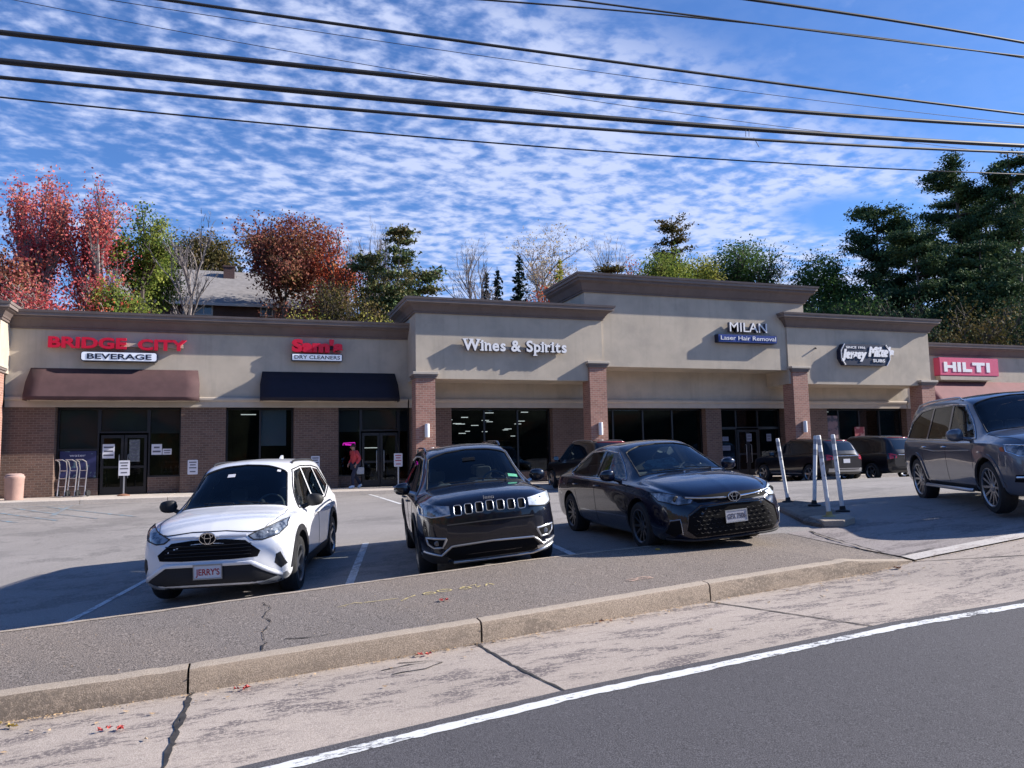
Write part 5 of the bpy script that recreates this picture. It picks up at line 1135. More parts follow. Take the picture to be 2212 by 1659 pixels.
    c.mirror(.66, .985, 1.125, M['p_black'], M['satin']); c.handles((0, -.92), .9, M['p_black'])
    c.seam([(.92, .42), (.95, .97)]); c.seam([(-.1, .42), (-.12, .98)]); c.seam([(-.98, .8), (-.84, .42)])
    pass
    c.rails(-1.6, .1, .565, M['p_black'], .045, .016)
    c.panel('sticker', [(.98, .50), (.98, .63), (.93, .63), (.93, .50)], 'z', mat('green_sticker', (.15, .55, .32), .6), off=.000, depth=.003)
    mb = MB(); L_ = c.hit('z', .62, .0)[0]; mb.box(L_.x-.03, L_.x+.04, -.09, .09, L_.z-.03, L_.z+.01); mb.build('mirror_housing', M['black'], c.root)
    for y in (.35, -.1): c.line([(1.08, y+.1), (1.03, y-.3)], 'z', 1, .007, M['black'], 'wiper', off=.015, parent=c.root)
black_suv()
# ---------------------------------------------------------------- dark blue saloon
def saloon():
    sp = dict(shield=[(1.06, -.66), (1.12, -.35), (1.14, 0), (1.12, .35), (1.06, .66), (.38, .55), (.30, .3), (.28, 0), (.30, -.3), (.38, -.55)], side=[[(.78, .965), (.20, 1.305), (-.20, 1.345), (-.22, .965)], [(-.29, .965), (-.27, 1.345), (-.80, 1.32), (-1.28, 1.15), (-1.42, 1.02), (-1.2, .985)]], shz=0.88, cabin=(-1.6, 1.08), x=(-2.41, 2.38), R=.335, WB=2.775, track=.775, paint=M['p_navy'], crown=.03, flare=.045,
        zb=[(-2.41, .42), (-2.3, .28), (-2.0, .20), (0, .17), (1.9, .16), (2.25, .17), (2.34, .20), (2.38, .26)],
        wb=[(-2.41, .60), (-2.3, .76), (-1.95, .84), (0, .85), (1.75, .86), (2.08, .80), (2.25, .70), (2.34, .60), (2.38, .50)],
        wm=[(-2.41, .62), (-2.3, .79), (-1.95, .88), (-1.35, .905), (0, .895), (1.35, .91), (1.75, .90), (2.02, .855), (2.2, .77), (2.33, .62), (2.38, .50)],
        ws=[(-2.41, .60), (-2.3, .74), (-1.9, .84), (-1.2, .87), (0, .875), (1.3, .87), (1.7, .86), (2.0, .80), (2.18, .70), (2.31, .56), (2.38, .42)],
        zs=[(-2.41, .86), (-2.2, .93), (-1.5, .95), (0, .915), (1, .885), (1.5, .86), (1.9, .80), (2.15, .73), (2.3, .66), (2.38, .58)],
        wt=[(-2.41, .50), (-2.2, .60), (-1.75, .62), (-1.1, .58), (-.5, .585), (.1, .58), (.35, .57), (1.10, .70), (1.3, .74), (1.7, .73), (2.0, .68), (2.18, .60), (2.31, .48), (2.38, .36)],
        zt=[(-2.41, .92), (-2.38, 1.0), (-2.25, 1.06), (-1.95, 1.10), (-1.72, 1.135), (-1.4, 1.27), (-1.1, 1.37), (-.7, 1.43), (-.3, 1.448), (.05, 1.435), (.3, 1.385), (.55, 1.28), (.85, 1.13), (1.08, 1.01), (1.2, .975), (1.45, .95), (1.8, .90), (2.05, .845), (2.22, .79), (2.32, .73), (2.38, .66)])
    c = Car(sp, 'saloon_car', 'dark blue saloon with a wide black mesh grille beside the white marker posts', 'car', (6.06, 10.90, .36), -93.5, -.2, 4.1)
    c.wheels('', 10, rimmat=M['rim_dark'], ro=.70)
    c.glazing([M['cglass_t'], M['cglass_t']], zs=.40, rh=.98, seats=((-.2, .36), (-.2, -.36), (-1.0, .40), (-1.0, -.40)))
    outline(c, [(.86, .945), (.24, 1.32), (-.22, 1.365), (-.82, 1.34), (-1.32, 1.165), (-1.48, 1.01), (-1.22, .965), (0, .945), (.86, .945)], 'y', .0065, M['chrome'], 'window_trim', True, closed=False)
    g = [(-.46, .60), (0, .615), (.46, .60), (.62, .50), (.66, .33), (.55, .235), (-.55, .235), (-.66, .33), (-.62, .50)]
    o = c.panel('grille', g, 'x', M['grille'], off=.004, res=.05)
    for i in range(15):
        for j in range(6):
            y = -.56+i*.08+(.04 if j % 2 else 0); z = .29+j*.052
            if abs(y) < .17 and .36 < z < .56: continue
            if abs(y) > .60 : continue
            if (i*6+j) % 1 == 0: L_ = c.hit('x', y, z)[0]; mb_ = c.__dict__.setdefault('mesh', MB()); mb_.tube([(L_.x+.012, y-.025, z), (L_.x+.014, y, z-.012), (L_.x+.012, y+.025, z)], .0025, 4)
    c.mesh.build('mesh_insert', M['clad'], o)
    c.line([(-.66, .33), (-.62, .52), (-.46, .625), (0, .64), (.46, .625), (.62, .52), (.66, .33)], 'x', 1, .012, M['p_navy'], 'grille_surround', off=.006, parent=c.root)
    c.panel('upper_grille', [(-.60, .735), (0, .755), (.60, .735), (.48, .66), (0, .655), (-.48, .66)], 'x', M['grille'], off=.004, res=.05)
    c.line([(.60, .725), (.3, .70), (.1, .692)], 'x', 1, .013, M['chrome'], 'grille_wing', off=.014, parent=c.root); c.line([(-.60, .725), (-.3, .70), (-.1, .692)], 'x', 1, .011, M['satin'], 'grille_wing', off=.014, parent=c.root)
    c.emblem(0, .70, .085, .060, M['chrome'], off=.045)
    for sg in (1, -1):
        h = [(sg*.52, .70), (sg*.62, .745), (sg*.78, .80), (sg*.855, .80), (sg*.84, .70), (sg*.70, .645), (sg*.56, .66)]
        o = c.panel('headlight', h, 'x', M['lens_sunlit'] if sg > 0 else M['lens'], off=.006, res=.035); outline(c, h, 'x', .006, M['black'], 'lamp_seal', parent=o)
        mb = MB(); L_ = c.hit('x', sg*.70, .72)[0]; mb.lathe([(0, .012), (.035, .012), (.045, .0)], tuple(L_), 'x', 16); mb.build('projector', M['black'], o, smooth=40)
        c.panel('fog_recess', [(sg*.72, .46), (sg*.80, .44), (sg*.83, .30), (sg*.76, .25), (sg*.70, .30)], 'x', M['grille'], off=.005, res=.04)
        c.line([(sg*.695, .28), (sg*.71, .47), (sg*.80, .455)], 'x', 1, .006, M['satin'], 'fog_trim', off=.008, parent=c.root)
    c.line([(-.80, .225), (-.55, .205), (0, .20), (.55, .205), (.80, .225)], 'x', 1, .014, M['clad'], 'front_lip', off=.014, parent=c.root)
    c.plate(0, .455, 'GFX 7506', M['ink_dark'], off=.025, mt=mat('plate_grey', (.42, .42, .46), .5))
    c.mirror(.66, 1.0, 1.02, M['p_navy']); c.handles((-.10, -1.05), .84, M['p_navy'])
    c.seam([(.98, .25), (1.0, .86)]); c.seam([(-.20, .22), (-.24, .92)]); c.seam([(-1.1, .75), (-.95, .4), (-.9, .24)])
    pass
    # pale cushion on the dashboard ledge seen through the screen
    c.panel('dash_bundle', [(.92, -.50), (.80, -.49), (.72, -.36), (.74, -.18), (.72, .02), (.78, .06), (.93, .05), (.97, -.2)], 'z', mat('pale_bundle', (.22, .30, .29), .6, col2=(.08, .11, .12), c2=(.45, .6), c2scale=9), off=-.02, depth=.02)
    for y in (.35, -.1): c.line([(1.11, y+.1), (1.07, y-.3)], 'z', 1, .007, M['black'], 'wiper', off=.015, parent=c.root)
saloon()
# ---------------------------------------------------------------- large grey suv
def grey_suv():
    sp = dict(shield=[(1.22, -.73), (1.27, -.35), (1.285, 0), (1.27, .35), (1.22, .73), (.58, .62), (.52, .3), (.50, 0), (.52, -.3), (.58, -.62)], side=[[(1.0, 1.15), (.38, 1.64), (-.02, 1.675), (-.02, 1.13)], [(-.09, 1.13), (-.09, 1.675), (-.92, 1.67), (-1.0, 1.14)], [(-1.07, 1.14), (-.98, 1.67), (-1.6, 1.63), (-2.05, 1.45), (-2.15, 1.17)]], shz=1.08, cabin=(-2.15, 1.22), x=(-2.58, 2.50), R=.395, WB=3.075, track=.825, paint=M['p_grey'], crown=.03,
        zb=[(-2.58, .55), (-2.45, .38), (-2.2, .30), (0, .27), (2.0, .27), (2.3, .28), (2.45, .32), (2.50, .40)],
        wb=[(-2.58, .66), (-2.45, .82), (-2.1, .90), (0, .91), (1.9, .91), (2.2, .84), (2.38, .74), (2.46, .64), (2.50, .56)],
        wm=[(-2.58, .68), (-2.45, .86), (-2.1, .94), (-1.5, .965), (0, .945), (1.5, .965), (1.95, .95), (2.2, .89), (2.36, .80), (2.46, .68), (2.50, .58)],
        ws=[(-2.58, .66), (-2.45, .82), (-2.1, .90), (0, .92), (1.5, .92), (1.9, .905), (2.15, .85), (2.33, .76), (2.45, .64), (2.50, .54)],
        zs=[(-2.58, 1.02), (-2.35, 1.10), (-1.5, 1.10), (0, 1.07), (1.1, 1.06), (1.7, 1.05), (2.1, 1.0), (2.33, .95), (2.45, .88), (2.50, .80)],
        wt=[(-2.58, .56), (-2.4, .62), (-1.8, .66), (-.3, .67), (.4, .65), (.6, .64), (1.2, .75), (1.35, .80), (1.9, .80), (2.2, .74), (2.36, .66), (2.46, .56), (2.50, .48)],
        zt=[(-2.58, 1.12), (-2.52, 1.24), (-2.38, 1.55), (-2.25, 1.68), (-2.0, 1.745), (-1.0, 1.80), (-.2, 1.80), (.25, 1.775), (.50, 1.73), (.75, 1.57), (1.0, 1.39), (1.20, 1.25), (1.32, 1.205), (1.6, 1.185), (2.0, 1.145), (2.22, 1.10), (2.36, 1.04), (2.46, .95), (2.50, .86)])
    c = Car(sp, 'large_suv', 'large grey seven seat suv turning in from the right edge', 'car', (12.04, 9.56, .705), -118.9, -.6, 4.4)
    c.wheels('', 12, rimmat=M['rim'], ro=.74)
    c.glazing([M['cglass_t'], M['cglass_d'], M['cglass_d']], zs=.64, rh=1.22, xs=.42)
    gt = M['cglass2']
    outline(c, [(1.06, 1.12), (.42, 1.665), (-.05, 1.70), (-.95, 1.695), (-1.62, 1.655), (-2.10, 1.47), (-2.2, 1.15), (0, 1.105), (1.06, 1.12)], 'y', .009, M['chrome'], 'window_trim', True, closed=False)
    for sg in (1, -1):
        h = [(sg*.55, .98), (sg*.70, 1.0), (sg*.86, 1.02), (sg*.875, .93), (sg*.80, .86), (sg*.60, .83)]
        o = c.panel('headlight', h, 'x', M['lens'], off=.006, res=.035); outline(c, h, 'x', .010, M['chrome'], 'lamp_trim', parent=o)
        c.panel('amber_marker', [(sg*.88, 1.00), (sg*.90, .98), (sg*.905, .93), (sg*.885, .93)], 'x', mat('amber', (.45, .10, .03), .2), off=.006, res=.03)
        c.panel('intake', [(sg*.55, .60), (sg*.86, .60), (sg*.87, .50), (sg*.55, .47)], 'x', M['grille'], off=.005, res=.05)
        c.line([(sg*.55, .56), (sg*.85, .565)], 'x', 1, .018, M['chrome'], 'running_light', off=.012, parent=c.root)
    gp = [(-.48, .98), (.48, .98), (.50, .80), (.40, .66), (-.40, .66), (-.50, .80)]
    o = c.panel('grille', gp, 'x', M['grille'], off=.005, res=.05); outline(c, gp, 'x', .012, M['chrome'], 'grille_surround', parent=o); 
    for z in (.76, .88): c.line([(-.45, z), (.45, z)], 'x', 1, .016, M['satin'], 'grille_bar', off=.014, parent=o)
    c.panel('lower_grille', [(-.45, .50), (.45, .50), (.5, .36), (-.5, .36)], 'x', M['grille'], off=.005, res=.05)
    for x in (1.5375, -1.5375): arch(c, x, .395, .05, mt=M['p_grey'], flare=.055)
    for sg in (1, -1):
        mb = MB(); mb.tube([(-1.0, sg*.96, .33), (-.95, sg*1.0, .33), (.95, sg*1.0, .33), (1.0, sg*.96, .33)], .03, 8); mb.build('side_step', M['satin'], c.root, smooth=60)
    c.panel('sill_cladding', [(1.0, .30), (1.0, .40), (-1.0, .40), (-1.0, .30)], 'y', M['clad'], mirror=True, off=.01)
    c.mirror(.88, 1.08, 1.20, M['p_grey'], w=.15, L=.26, H=.20); c.handles((-.10, -1.05), 1.0, M['chrome'])
    c.seam([(1.08, .42), (1.08, 1.04)]); c.seam([(-.03, .42), (-.05, 1.05)]); c.seam([(-1.15, .9), (-1.0, .5), (-1.0, .42)])
    c.line([(1.30, .76), (1.8, .79), (2.2, .70)], 'z', 1, .004, M['seamline'], 'bonnet_gap', True, 0); c.line([(1.0, .95), (-.6, .93), (-1.3, .98)], 'y', 1, .008, M['p_grey'], 'shoulder_crease', True, -.002)
    c.rails(-2.0, .2, .625, M['satin'], .04, .016)
    mb = MB(); L_ = c.hit('z', -2.2, 0)[0]
M['cglass2'] = mat('side_glass', (.02, .02, .018), .06, spec=.8)
grey_suv()
# ---------------------------------------------------------------- cars nosed in at the shops
def far_car(label, x, y, z, L, H, glassy, tail, hood=1.0):
    h = L/2
    sp = dict(x=(-h, h), R=.35, WB=2.75, track=.80, paint=M['p_dark'], crown=.03,
        zb=[(-h, .5), (-h+.15, .32), (0, .24), (h-.3, .24), (h, .36)], wb=[(-h, .64), (-h+.2, .82), (0, .86), (h-.5, .84), (h-.1, .66), (h, .5)],
        wm=[(-h, .68), (-h+.2, .87), (0, .90), (h-.5, .88), (h-.1, .68), (h, .52)], ws=[(-h, .66), (-h+.2, .83), (0, .87), (h-.5, .84), (h-.1, .62), (h, .46)],
        zs=[(-h, .95), (-h+.3, 1.05), (0, 1.0), (h-.6, .95), (h-.1, .82), (h, .7)], wt=[(-h, .54), (-h+.3, .60), (0, .62), (.3, .60), (1.1, .72), (h-.4, .70), (h-.1, .52), (h, .4)],
        zt=[(-h, 1.05), (-h+.10, 1.18), (-h+.42, H-.12), (-h+.65, H-.05), (-.6, H), (.1, H-.03), (.35, H-.1), (1.05, 1.14), (1.2, 1.10), (h-.5, 1.0), (h-.12, .9), (h, .78)])
    c = Car(sp, 'parked_car', label, 'car', (x, y, z), 90, 0, 0, 'dark cars nosed in at the shops')
    c.wheels('', 5, rimmat=M['rim'], ro=.66)
    c.panel('side_window', [(.85, 1.08), (.28, H-.17), (-.1, H-.12), (-.1, 1.07)], 'y', M['cglass'], mirror=True); c.panel('side_window', [(-.17, 1.07), (-.17, H-.12), (-1.3, H-.15), (-1.65, 1.14)], 'y', M['cglass'], mirror=True)
    c.panel('windscreen', [(1.05, -.66), (1.08, 0), (1.05, .66), (.42, .56), (.42, -.56)], 'z', M['cglass'], res=.08)
    c.panel('rear_window', [(-.52, 1.20), (.52, 1.20), (.48, H-.17), (-.48, H-.17)], 'x', M['cglass'], -1, res=.07)
    for sg in (1, -1):
        c.panel('tail_lamp', [(sg*.55, .98), (sg*.72, 1.06), (sg*.80, 1.04), (sg*.80, .84), (sg*.58, .88)], 'x', M['tail'], -1, res=.06)
        c.panel('headlight', [(sg*.45, .86), (sg*.68, .90), (sg*.66, .76), (sg*.45, .76)], 'x', M['lens'], 1, res=.06)
    c.line([(-.5, 1.0), (.5, 1.0)], 'x', -1, .015, M['chrome'], 'tailgate_trim', off=.01, parent=c.root); c.panel('rear_bumper', [(-.75, .55), (.75, .55), (.75, .42), (-.75, .42)], 'x', M['satin'] if glassy else M['clad'], -1, off=.01, res=.08)
    c.line([(-.5, H-.09), (.5, H-.09)], 'x', -1, .012, M['tail'], 'brake_light', off=.01, parent=c.root)
    c.plate_y = 0; mb = MB(); L_ = c.hit('x', 0, .85, -1)[0]; mb.box(L_.x-.02, L_.x-.012, -.15, .15, .74, .89); mb.build('number_plate', M['plate'], c.root)
    c.rails(-1.6, .1, .56, M['satin'] if not glassy else M['black'], .035, .013); c.mirror(.72, .98, 1.12, M['p_dark']); c.line([(.9, .36), (-.9, .36)], 'y', 1, .015, M['satin'], 'sill_trim', True, .01, parent=c.root)
far_car('black suv nosed in between the crossover and the saloon, half hidden', 11.45, 25.3, .41, 4.7, 1.72, False, True)
far_car('black car with bright silvery tailgate behind the marker posts', 20.9, 25.5, .41, 4.7, 1.66, True, True)
far_car('black suv with red tail lamps, partly behind the large grey suv', 23.75, 25.4, .41, 4.7, 1.74, False, True)
# ================================================================ houses on the hill
M['shingle'] = mat('shingle', (.23, .215, .21), .9, var=.12, vscale=3, bump=.3, bscale=12)
M['housebrick'] = brickmat('housebrick', (.10, .05, .045), (.07, .04, .04), (.10, .08, .08)); M['sash'] = mat('sash', (.5, .5, .52), .5); M['hglass'] = mat('house_glass', (.08, .11, .16), .08, spec=.9)
def house(label, x0, x1, y0, y1, zb, ze, zr, wins, chim=None):
    t = thing('brick_house', label, 'house', ((x0+x1)/2, y0, zb)); ym = (y0+y1)/2
    mb = MB(); mb.prism([(y0, zb-3), (y1, zb-3), (y1, ze), (ym, zr-.25), (y0, ze)], lambda a, b, c: (c, a, b), x0, x1); mb.build('wall', M['housebrick'], t, world=True)
    mb = MB(); o = .5; dz = (zr-ze)/(ym-y0)*o
    for s, ya in ((1, y0-o), (-1, y1+o)):
        za = ze-dz
        mb.add([(x0-.5, ya, za), (x1+.5, ya, za), (x1+.5, ym, zr), (x0-.5, ym, zr), (x0-.5, ya, za+.16), (x1+.5, ya, za+.16), (x1+.5, ym, zr+.16), (x0-.5, ym, zr+.16)], [(0, 3, 2, 1), (4, 5, 6, 7), (0, 1, 5, 4), (1, 2, 6, 5), (2, 3, 7, 6), (3, 0, 4, 7)])
    rf = mb.build('roof', M['shingle'], t, world=True)
    mb = MB(); mb.box(x0-.5, x1+.5, y0-o-.08, y0-o-.005, ze-dz-.05, ze-dz+.14); mb.build('gutter', M['sash'], t, world=True)
    if chim: cx, cy, zt = chim; mb = MB(); mb.box(cx-.4, cx+.4, cy-.3, cy+.3, zr-1.5, zt); mb.box(cx-.46, cx+.46, cy-.36, cy+.36, zt, zt+.12); mb.build('chimney', M['housebrick'], rf)
    for a, b, z0, z1 in wins:
        mb = MB(); w = .09
        for q in ((a, a+w, z0, z1), (b-w, b, z0, z1), (a+w, b-w, z0, z0+w), (a+w, b-w, z1-w, z1), ((a+b)/2-.04, (a+b)/2+.04, z0+w, z1-w)): mb.box(q[0], q[1], y0-.06, y0-.003, q[2], q[3])
        f = mb.build('window', M['sash'], t, world=True); mb = MB(); mb.box(a+w, b-w, y0-.03, y0-.008, z0+w, z1-w); mb.build('pane', M['hglass'], f)
pa = at(300, 592, 63); pe = at(430, 652, 58)
house('long low dark brick house with pale grey roof on the hill', at(262, 592, 58).x, at(745, 600, 58).x, 58, 68, 8, at(430, 650, 58).z, at(450, 593, 63).z+.15, [(at(420, 665, 58).x, at(460, 665, 58).x, at(440, 681, 58).z, at(440, 657, 58).z), (at(562, 665, 58).x, at(590, 665, 58).x, at(575, 684, 58).z, at(575, 658, 58).z)], (at(495, 590, 62).x, 62, at(495, 579, 62).z))
house('small grey roofed house half hidden behind the thin pines', at(815, 650, 62).x, at(905, 650, 62).x, 62, 70, 8, at(850, 668, 62).z, at(850, 640, 66).z, [(at(835, 680, 62).x, at(850, 680, 62).x, at(840, 690, 62).z, at(840, 673, 62).z)])
# ================================================================ trees
def bark(name, c): return mat(name, c, .9, var=.3, vscale=4)
M['bark'] = bark('bark', (.09, .07, .06)); M['bark_grey'] = bark('bark_grey', (.22, .19, .18)); M['bark_pale'] = bark('bark_pale', (.34, .30, .28))
M['l_red'] = leafmat('l_red', [(.20, .03, .045), (.46, .075, .085), (.62, .17, .16), (.62, .22, .14)], trans=.35)
M['l_maroon'] = leafmat('l_maroon', [(.08, .022, .024), (.20, .06, .05), (.34, .14, .09), (.17, .13, .05)], trans=.25)
M['l_orange'] = leafmat('l_orange', [(.30, .05, .04), (.50, .10, .05), (.5, .2, .08)], trans=.3)
M['l_yg'] = leafmat('l_yg', [(.06, .11, .025), (.15, .21, .04), (.30, .32, .07)], trans=.35)
M['l_yellow'] = leafmat('l_yellow', [(.14, .18, .03), (.34, .34, .07), (.50, .45, .12)], trans=.35)
M['l_green'] = leafmat('l_green', [(.025, .06, .02), (.06, .12, .035), (.13, .19, .06)], trans=.3)
M['l_olive'] = leafmat('l_olive', [(.030, .032, .012), (.08, .075, .025), (.16, .11, .04)], trans=.2)
M['l_pale'] = leafmat('l_pale', [(.40, .26, .20), (.50, .38, .26), (.55, .48, .25)], trans=.3)
M['l_pine'] = leafmat('l_pine', [(.016, .040, .024), (.038, .078, .038), (.11, .15, .055)], trans=.12)
M['l_pine2'] = leafmat('l_pine2', [(.045, .08, .035), (.10, .14, .055), (.20, .16, .08)], trans=.15)
M['l_spruce'] = leafmat('l_spruce', [(.010, .020, .018), (.016, .034, .026), (.03, .05, .035)], trans=.1)
def quads_obj(name, Vx, mt, parent):
    """Vx (n,4,3) -> one mesh"""
    n = len(Vx); me = bpy.data.meshes.new(name); me.vertices.add(n*4); me.vertices.foreach_set('co', Vx.reshape(-1).astype(np.float32))
    me.loops.add(n*4); me.polygons.add(n); me.loops.foreach_set('vertex_index', np.arange(n*4)); me.polygons.foreach_set('loop_start', np.arange(0, n*4, 4)); me.polygons.foreach_set('loop_total', np.full(n, 4))
    me.materials.append(mt); me.update(); me.validate(); o = bpy.data.objects.new(name, me); COL.objects.link(o); o.parent = parent; return o
def leaf_quads(C_, s, rng, flat=0., elong=1.):
    n = len(C_); a = rng.normal(size=(n, 3)); a[:, 2] *= (1-flat); a /= np.linalg.norm(a, axis=1)[:, None]+1e-9
    b = rng.normal(size=(n, 3)); b[:, 2] *= (1-flat); b -= (b*a).sum(1)[:, None]*a; b /= np.linalg.norm(b, axis=1)[:, None]+1e-9
    sz = (s*rng.uniform(.6, 1.3, n))[:, None]; a *= sz*elong; b *= sz
    return np.stack([C_-a, C_-b*.7+a*.1, C_+a, C_+b*.7+a*.1], 1)
def build_tree(label, cat, name, base, H, Wd, leafm, barkm, nleaf, seed, leaf=.16, multi=1, bare=.0, lean=0, crown0=.25, levels=4, group=None, spread=.55, clump=.35, up=.5, tw=.010, dens=.45, fill=0):
    leaf *= .62; nleaf = int(nleaf*1.9); clump *= .72
    rng = np.random.default_rng(seed); r = random.Random(seed); segs = []; tips = []
    def grow(p, d, L, rad_, lv):
        n = 3; q = p
        for i in range(n):
            d2 = (d+Vector((r.gauss(0, .12), r.gauss(0, .12), r.gauss(0, .06)+.04*up))).normalized(); e = q+d2*L/n
            segs.append((q, e, rad_*(1-.25*i/n), rad_*(1-.25*(i+1)/n), lv)); 
            if lv >= levels-1: tips.append(e)
            if lv < levels and (lv > 0 or (i+1)/n > crown0):
                for k in range(r.choice([1, 2]) if lv else 2):
                    az = r.uniform(0, 2*math.pi); side = Vector((math.cos(az), math.sin(az), r.uniform(-.1, .5)))
                    grow(e, (d2*(1-spread)+side*spread+Vector((0, 0, .12*up))).normalized(), L*r.uniform(.42, .68), rad_*.52, lv+1)
            q = e; d = d2
        if lv < levels: grow(q, (d+Vector((r.gauss(0, .25), r.gauss(0, .25), .2*up))).normalized(), L*.6, rad_*.6, lv+1)
        else: tips.append(q)
    for k in range(multi):
        a = r.uniform(0, 6.28); o = .25 if multi > 1 else 0
        grow(Vector((math.cos(a)*o*.6, math.sin(a)*o*.6, 0)), Vector((math.cos(a)*o+lean, math.sin(a)*o, 1)).normalized(), 1.0, .035/(multi**.4), 0)
    T = np.array([tuple(t) for t in tips]); lo, hi = np.percentile(T, 2, axis=0), np.percentile(T, 98, axis=0); top = T[:, 2].max()
    sx = Wd/max(hi[0]-lo[0], 1e-3); sz = H/top; cx = (lo[0]+hi[0])/2; sy = Wd/max(hi[1]-lo[1], 1e-3); cy = (lo[1]+hi[1])/2
    f = lambda p: Vector(((p.x-cx*min(1, p.z/top*1.5))*sx, (p.y-cy*min(1, p.z/top*1.5))*sy, p.z*sz))
    t = thing(name, label, cat, base, group=group); mb = MB()
    for a, b, r0, r1, lv in segs:
        if lv > 3 and bare < .5 and r.random() < .6: continue
        if bare >= .5 and lv >= 3 and r.random() < .62: continue
        A, B = f(a), f(b); mb.tube([A, B], [max(r0*H*(.38 if bare >= .5 else .55), tw), max(r1*H*(.38 if bare >= .5 else .55), tw*.8)], 5 if lv < 2 else 3, caps=False)
    mb.build('trunk', barkm, t, fixn=False)
    if nleaf:
        tp = np.array([tuple(f(Vector(q))) for q in T])
        if fill:
            nf = int(len(tp)*fill/(1-fill)); u = rng.normal(size=(nf, 3)); u /= np.linalg.norm(u, axis=1)[:, None]; u *= (rng.random(nf)**.45)[:, None]
            tp = np.concatenate([tp, u*np.array([Wd*.48, Wd*.48, H*.24])+np.array([0, 0, H*.76])])
        idx = rng.integers(0, len(tp), nleaf)
        act = np.nonzero(rng.random(len(tp)) < dens*(1-bare*.7))[0]; idx = act[idx % len(act)]
        C_ = tp[idx]+rng.normal(size=(len(idx), 3))*clump*np.array([1, 1, .75]); quads_obj('crown', leaf_quads(C_, leaf, rng), leafm, t)
    return t
def build_spruce(label, base, H, R_, leafm, seed, n=26, name='spruce_tree', dens=16, group=None, cat='tree', barkm=None):
    rng = np.random.default_rng(seed); r = random.Random(seed); t = thing(name, label, cat, base, group=group); mb = MB(); mb.tube([(0, 0, 0), (0, 0, H)], [H*.016, .02], 6); C_ = []; A_ = []
    for i in range(n):
        z = H*(.06+.93*i/n); rr = R_*(1-i/n)**.85*r.uniform(.8, 1.1)+.08; k = int(9-4*i/n)
        for j in range(k):
            a = r.uniform(0, 6.28); L = rr*r.uniform(.75, 1.1); d = Vector((math.cos(a), math.sin(a), -.25)); 
            for s in range(max(3, int(L*dens))):
                u = (s+r.random())/max(3, int(L*dens)); p = Vector((0, 0, z))+d*L*u+Vector((0, 0, .25*L*u*u)); w = .25*L*(1-u)+.12
                C_.append((p.x+r.gauss(0, w*.5), p.y+r.gauss(0, w*.5), p.z+r.gauss(0, .07)-.05))
    mb.build('trunk', barkm or M['bark'], t, smooth=60); quads_obj('crown', leaf_quads(np.array(C_), .13, rng, .35, 1.5), leafm, t); return t
def build_pine(label, base, H, R_, leafm, seed, whorls=13, z0=.15, name='pine_tree', group=None, nl=14000, clus=.45, gap=.25, leaf=.15, flatk=.30, lean=0, barkm=None, topw=.35):
    leaf *= .60; nl = int(nl*1.9); clus *= .85; flatk *= .9
    rng = np.random.default_rng(seed); r = random.Random(seed); t = thing(name, label, 'tree', base, group=group); mb = MB()
    T_ = [(lean*H*(k/8)**1.5+math.sin(k+seed)*.02*R_, math.cos(k*1.3+seed)*.02*R_, H*k/8) for k in range(9)]; mb.tube(T_, [H*.017*(1-.85*k/8) for k in range(9)], 7); nodes = []
    def tz(u): k = min(7, int(u*8)); f_ = u*8-k; return Vector(T_[k]).lerp(Vector(T_[k+1]), f_)
    for i in range(whorls):
        u = z0+(1-z0)*(i+r.uniform(-.2, .2))/whorls; u = min(.98, max(z0, u))
        prof = min(1, .55+1.1*(u-z0))*(1-max(0, (u-.35)/.65)**1.4*(1-topw)) 
        for j in range(r.choice([4, 5, 6])):
            if r.random() < gap: continue
            a = r.uniform(0, 6.28); L = R_*prof*r.uniform(.6, 1.12); p = tz(u); d = Vector((math.cos(a), math.sin(a), r.uniform(.0, .28))); P_ = [p]
            for s in range(1, 6): P_.append(p+d*L*s/5+Vector((r.gauss(0, .04*L), r.gauss(0, .04*L), .16*L*(s/5)**2+r.gauss(0, .02*L))))
            mb.tube(P_, [max(.02, H*.004*(1-s/6)) for s in range(6)], 4)
            for s in range(1, 6):
                for q in range(3 if s > 1 else 1): 
                    aa = a+r.choice([-1, 1])*r.uniform(.3, 1.2); l2 = L*.34*(1.15-s/6)*r.uniform(.4, 1); e = P_[s]+Vector((math.cos(aa), math.sin(aa), r.uniform(.0, .35)))*l2; nodes += [e, P_[s].lerp(e, .55)]
                    if r.random() < .5: mb.tube([P_[s], e], [.02, .012], 3, caps=False)
    for k in range(6): nodes.append(tz(1-.015*k)+Vector((r.gauss(0, .15), r.gauss(0, .15), 0)))
    mb.build('trunk', barkm or M['bark'], t, smooth=60)
    nd = np.array([tuple(q) for q in nodes]); idx = rng.integers(0, len(nd), nl); C_ = nd[idx]+rng.normal(size=(nl, 3))*clus*np.array([1, 1, flatk])
    quads_obj('crown', leaf_quads(C_, leaf, rng, .2, 1.5), leafm, t); return t
def spot(px, Y, ytop, wpx, sink=0):
    q = at(px, 700, Y); b = Vector((q.x, Y, hill_z(q.x, Y)-.1-sink)); H = at(px, ytop, Y).z-b.z; depth = (q-CAM).dot(_F); return b, H, wpx/1662*depth
GT = 'trees on the hill behind the shops'
def T(px, Y, yt, w, lf, label, seed, **k):
    b, H, Wd = spot(px, Y, yt, w); k.setdefault('nleaf', 5000); nm = k.pop('name', 'autumn_tree'); cat = k.pop('cat', 'tree'); bk = k.pop('bark', M['bark'])
    return build_tree(label, cat, nm, b, H, Wd, lf, bk, seed=seed, group=GT if cat == 'tree' else 'bushes on the hill behind the shops', **k)
T(72, 46, 374, 128, M['l_red'], 'tallest bright red maple at the far left', 1, nleaf=6500, leaf=.125, dens=.30, clump=.40, multi=3, name='maple_tree', crown0=.1, bark=M['bark_grey'], spread=.38)
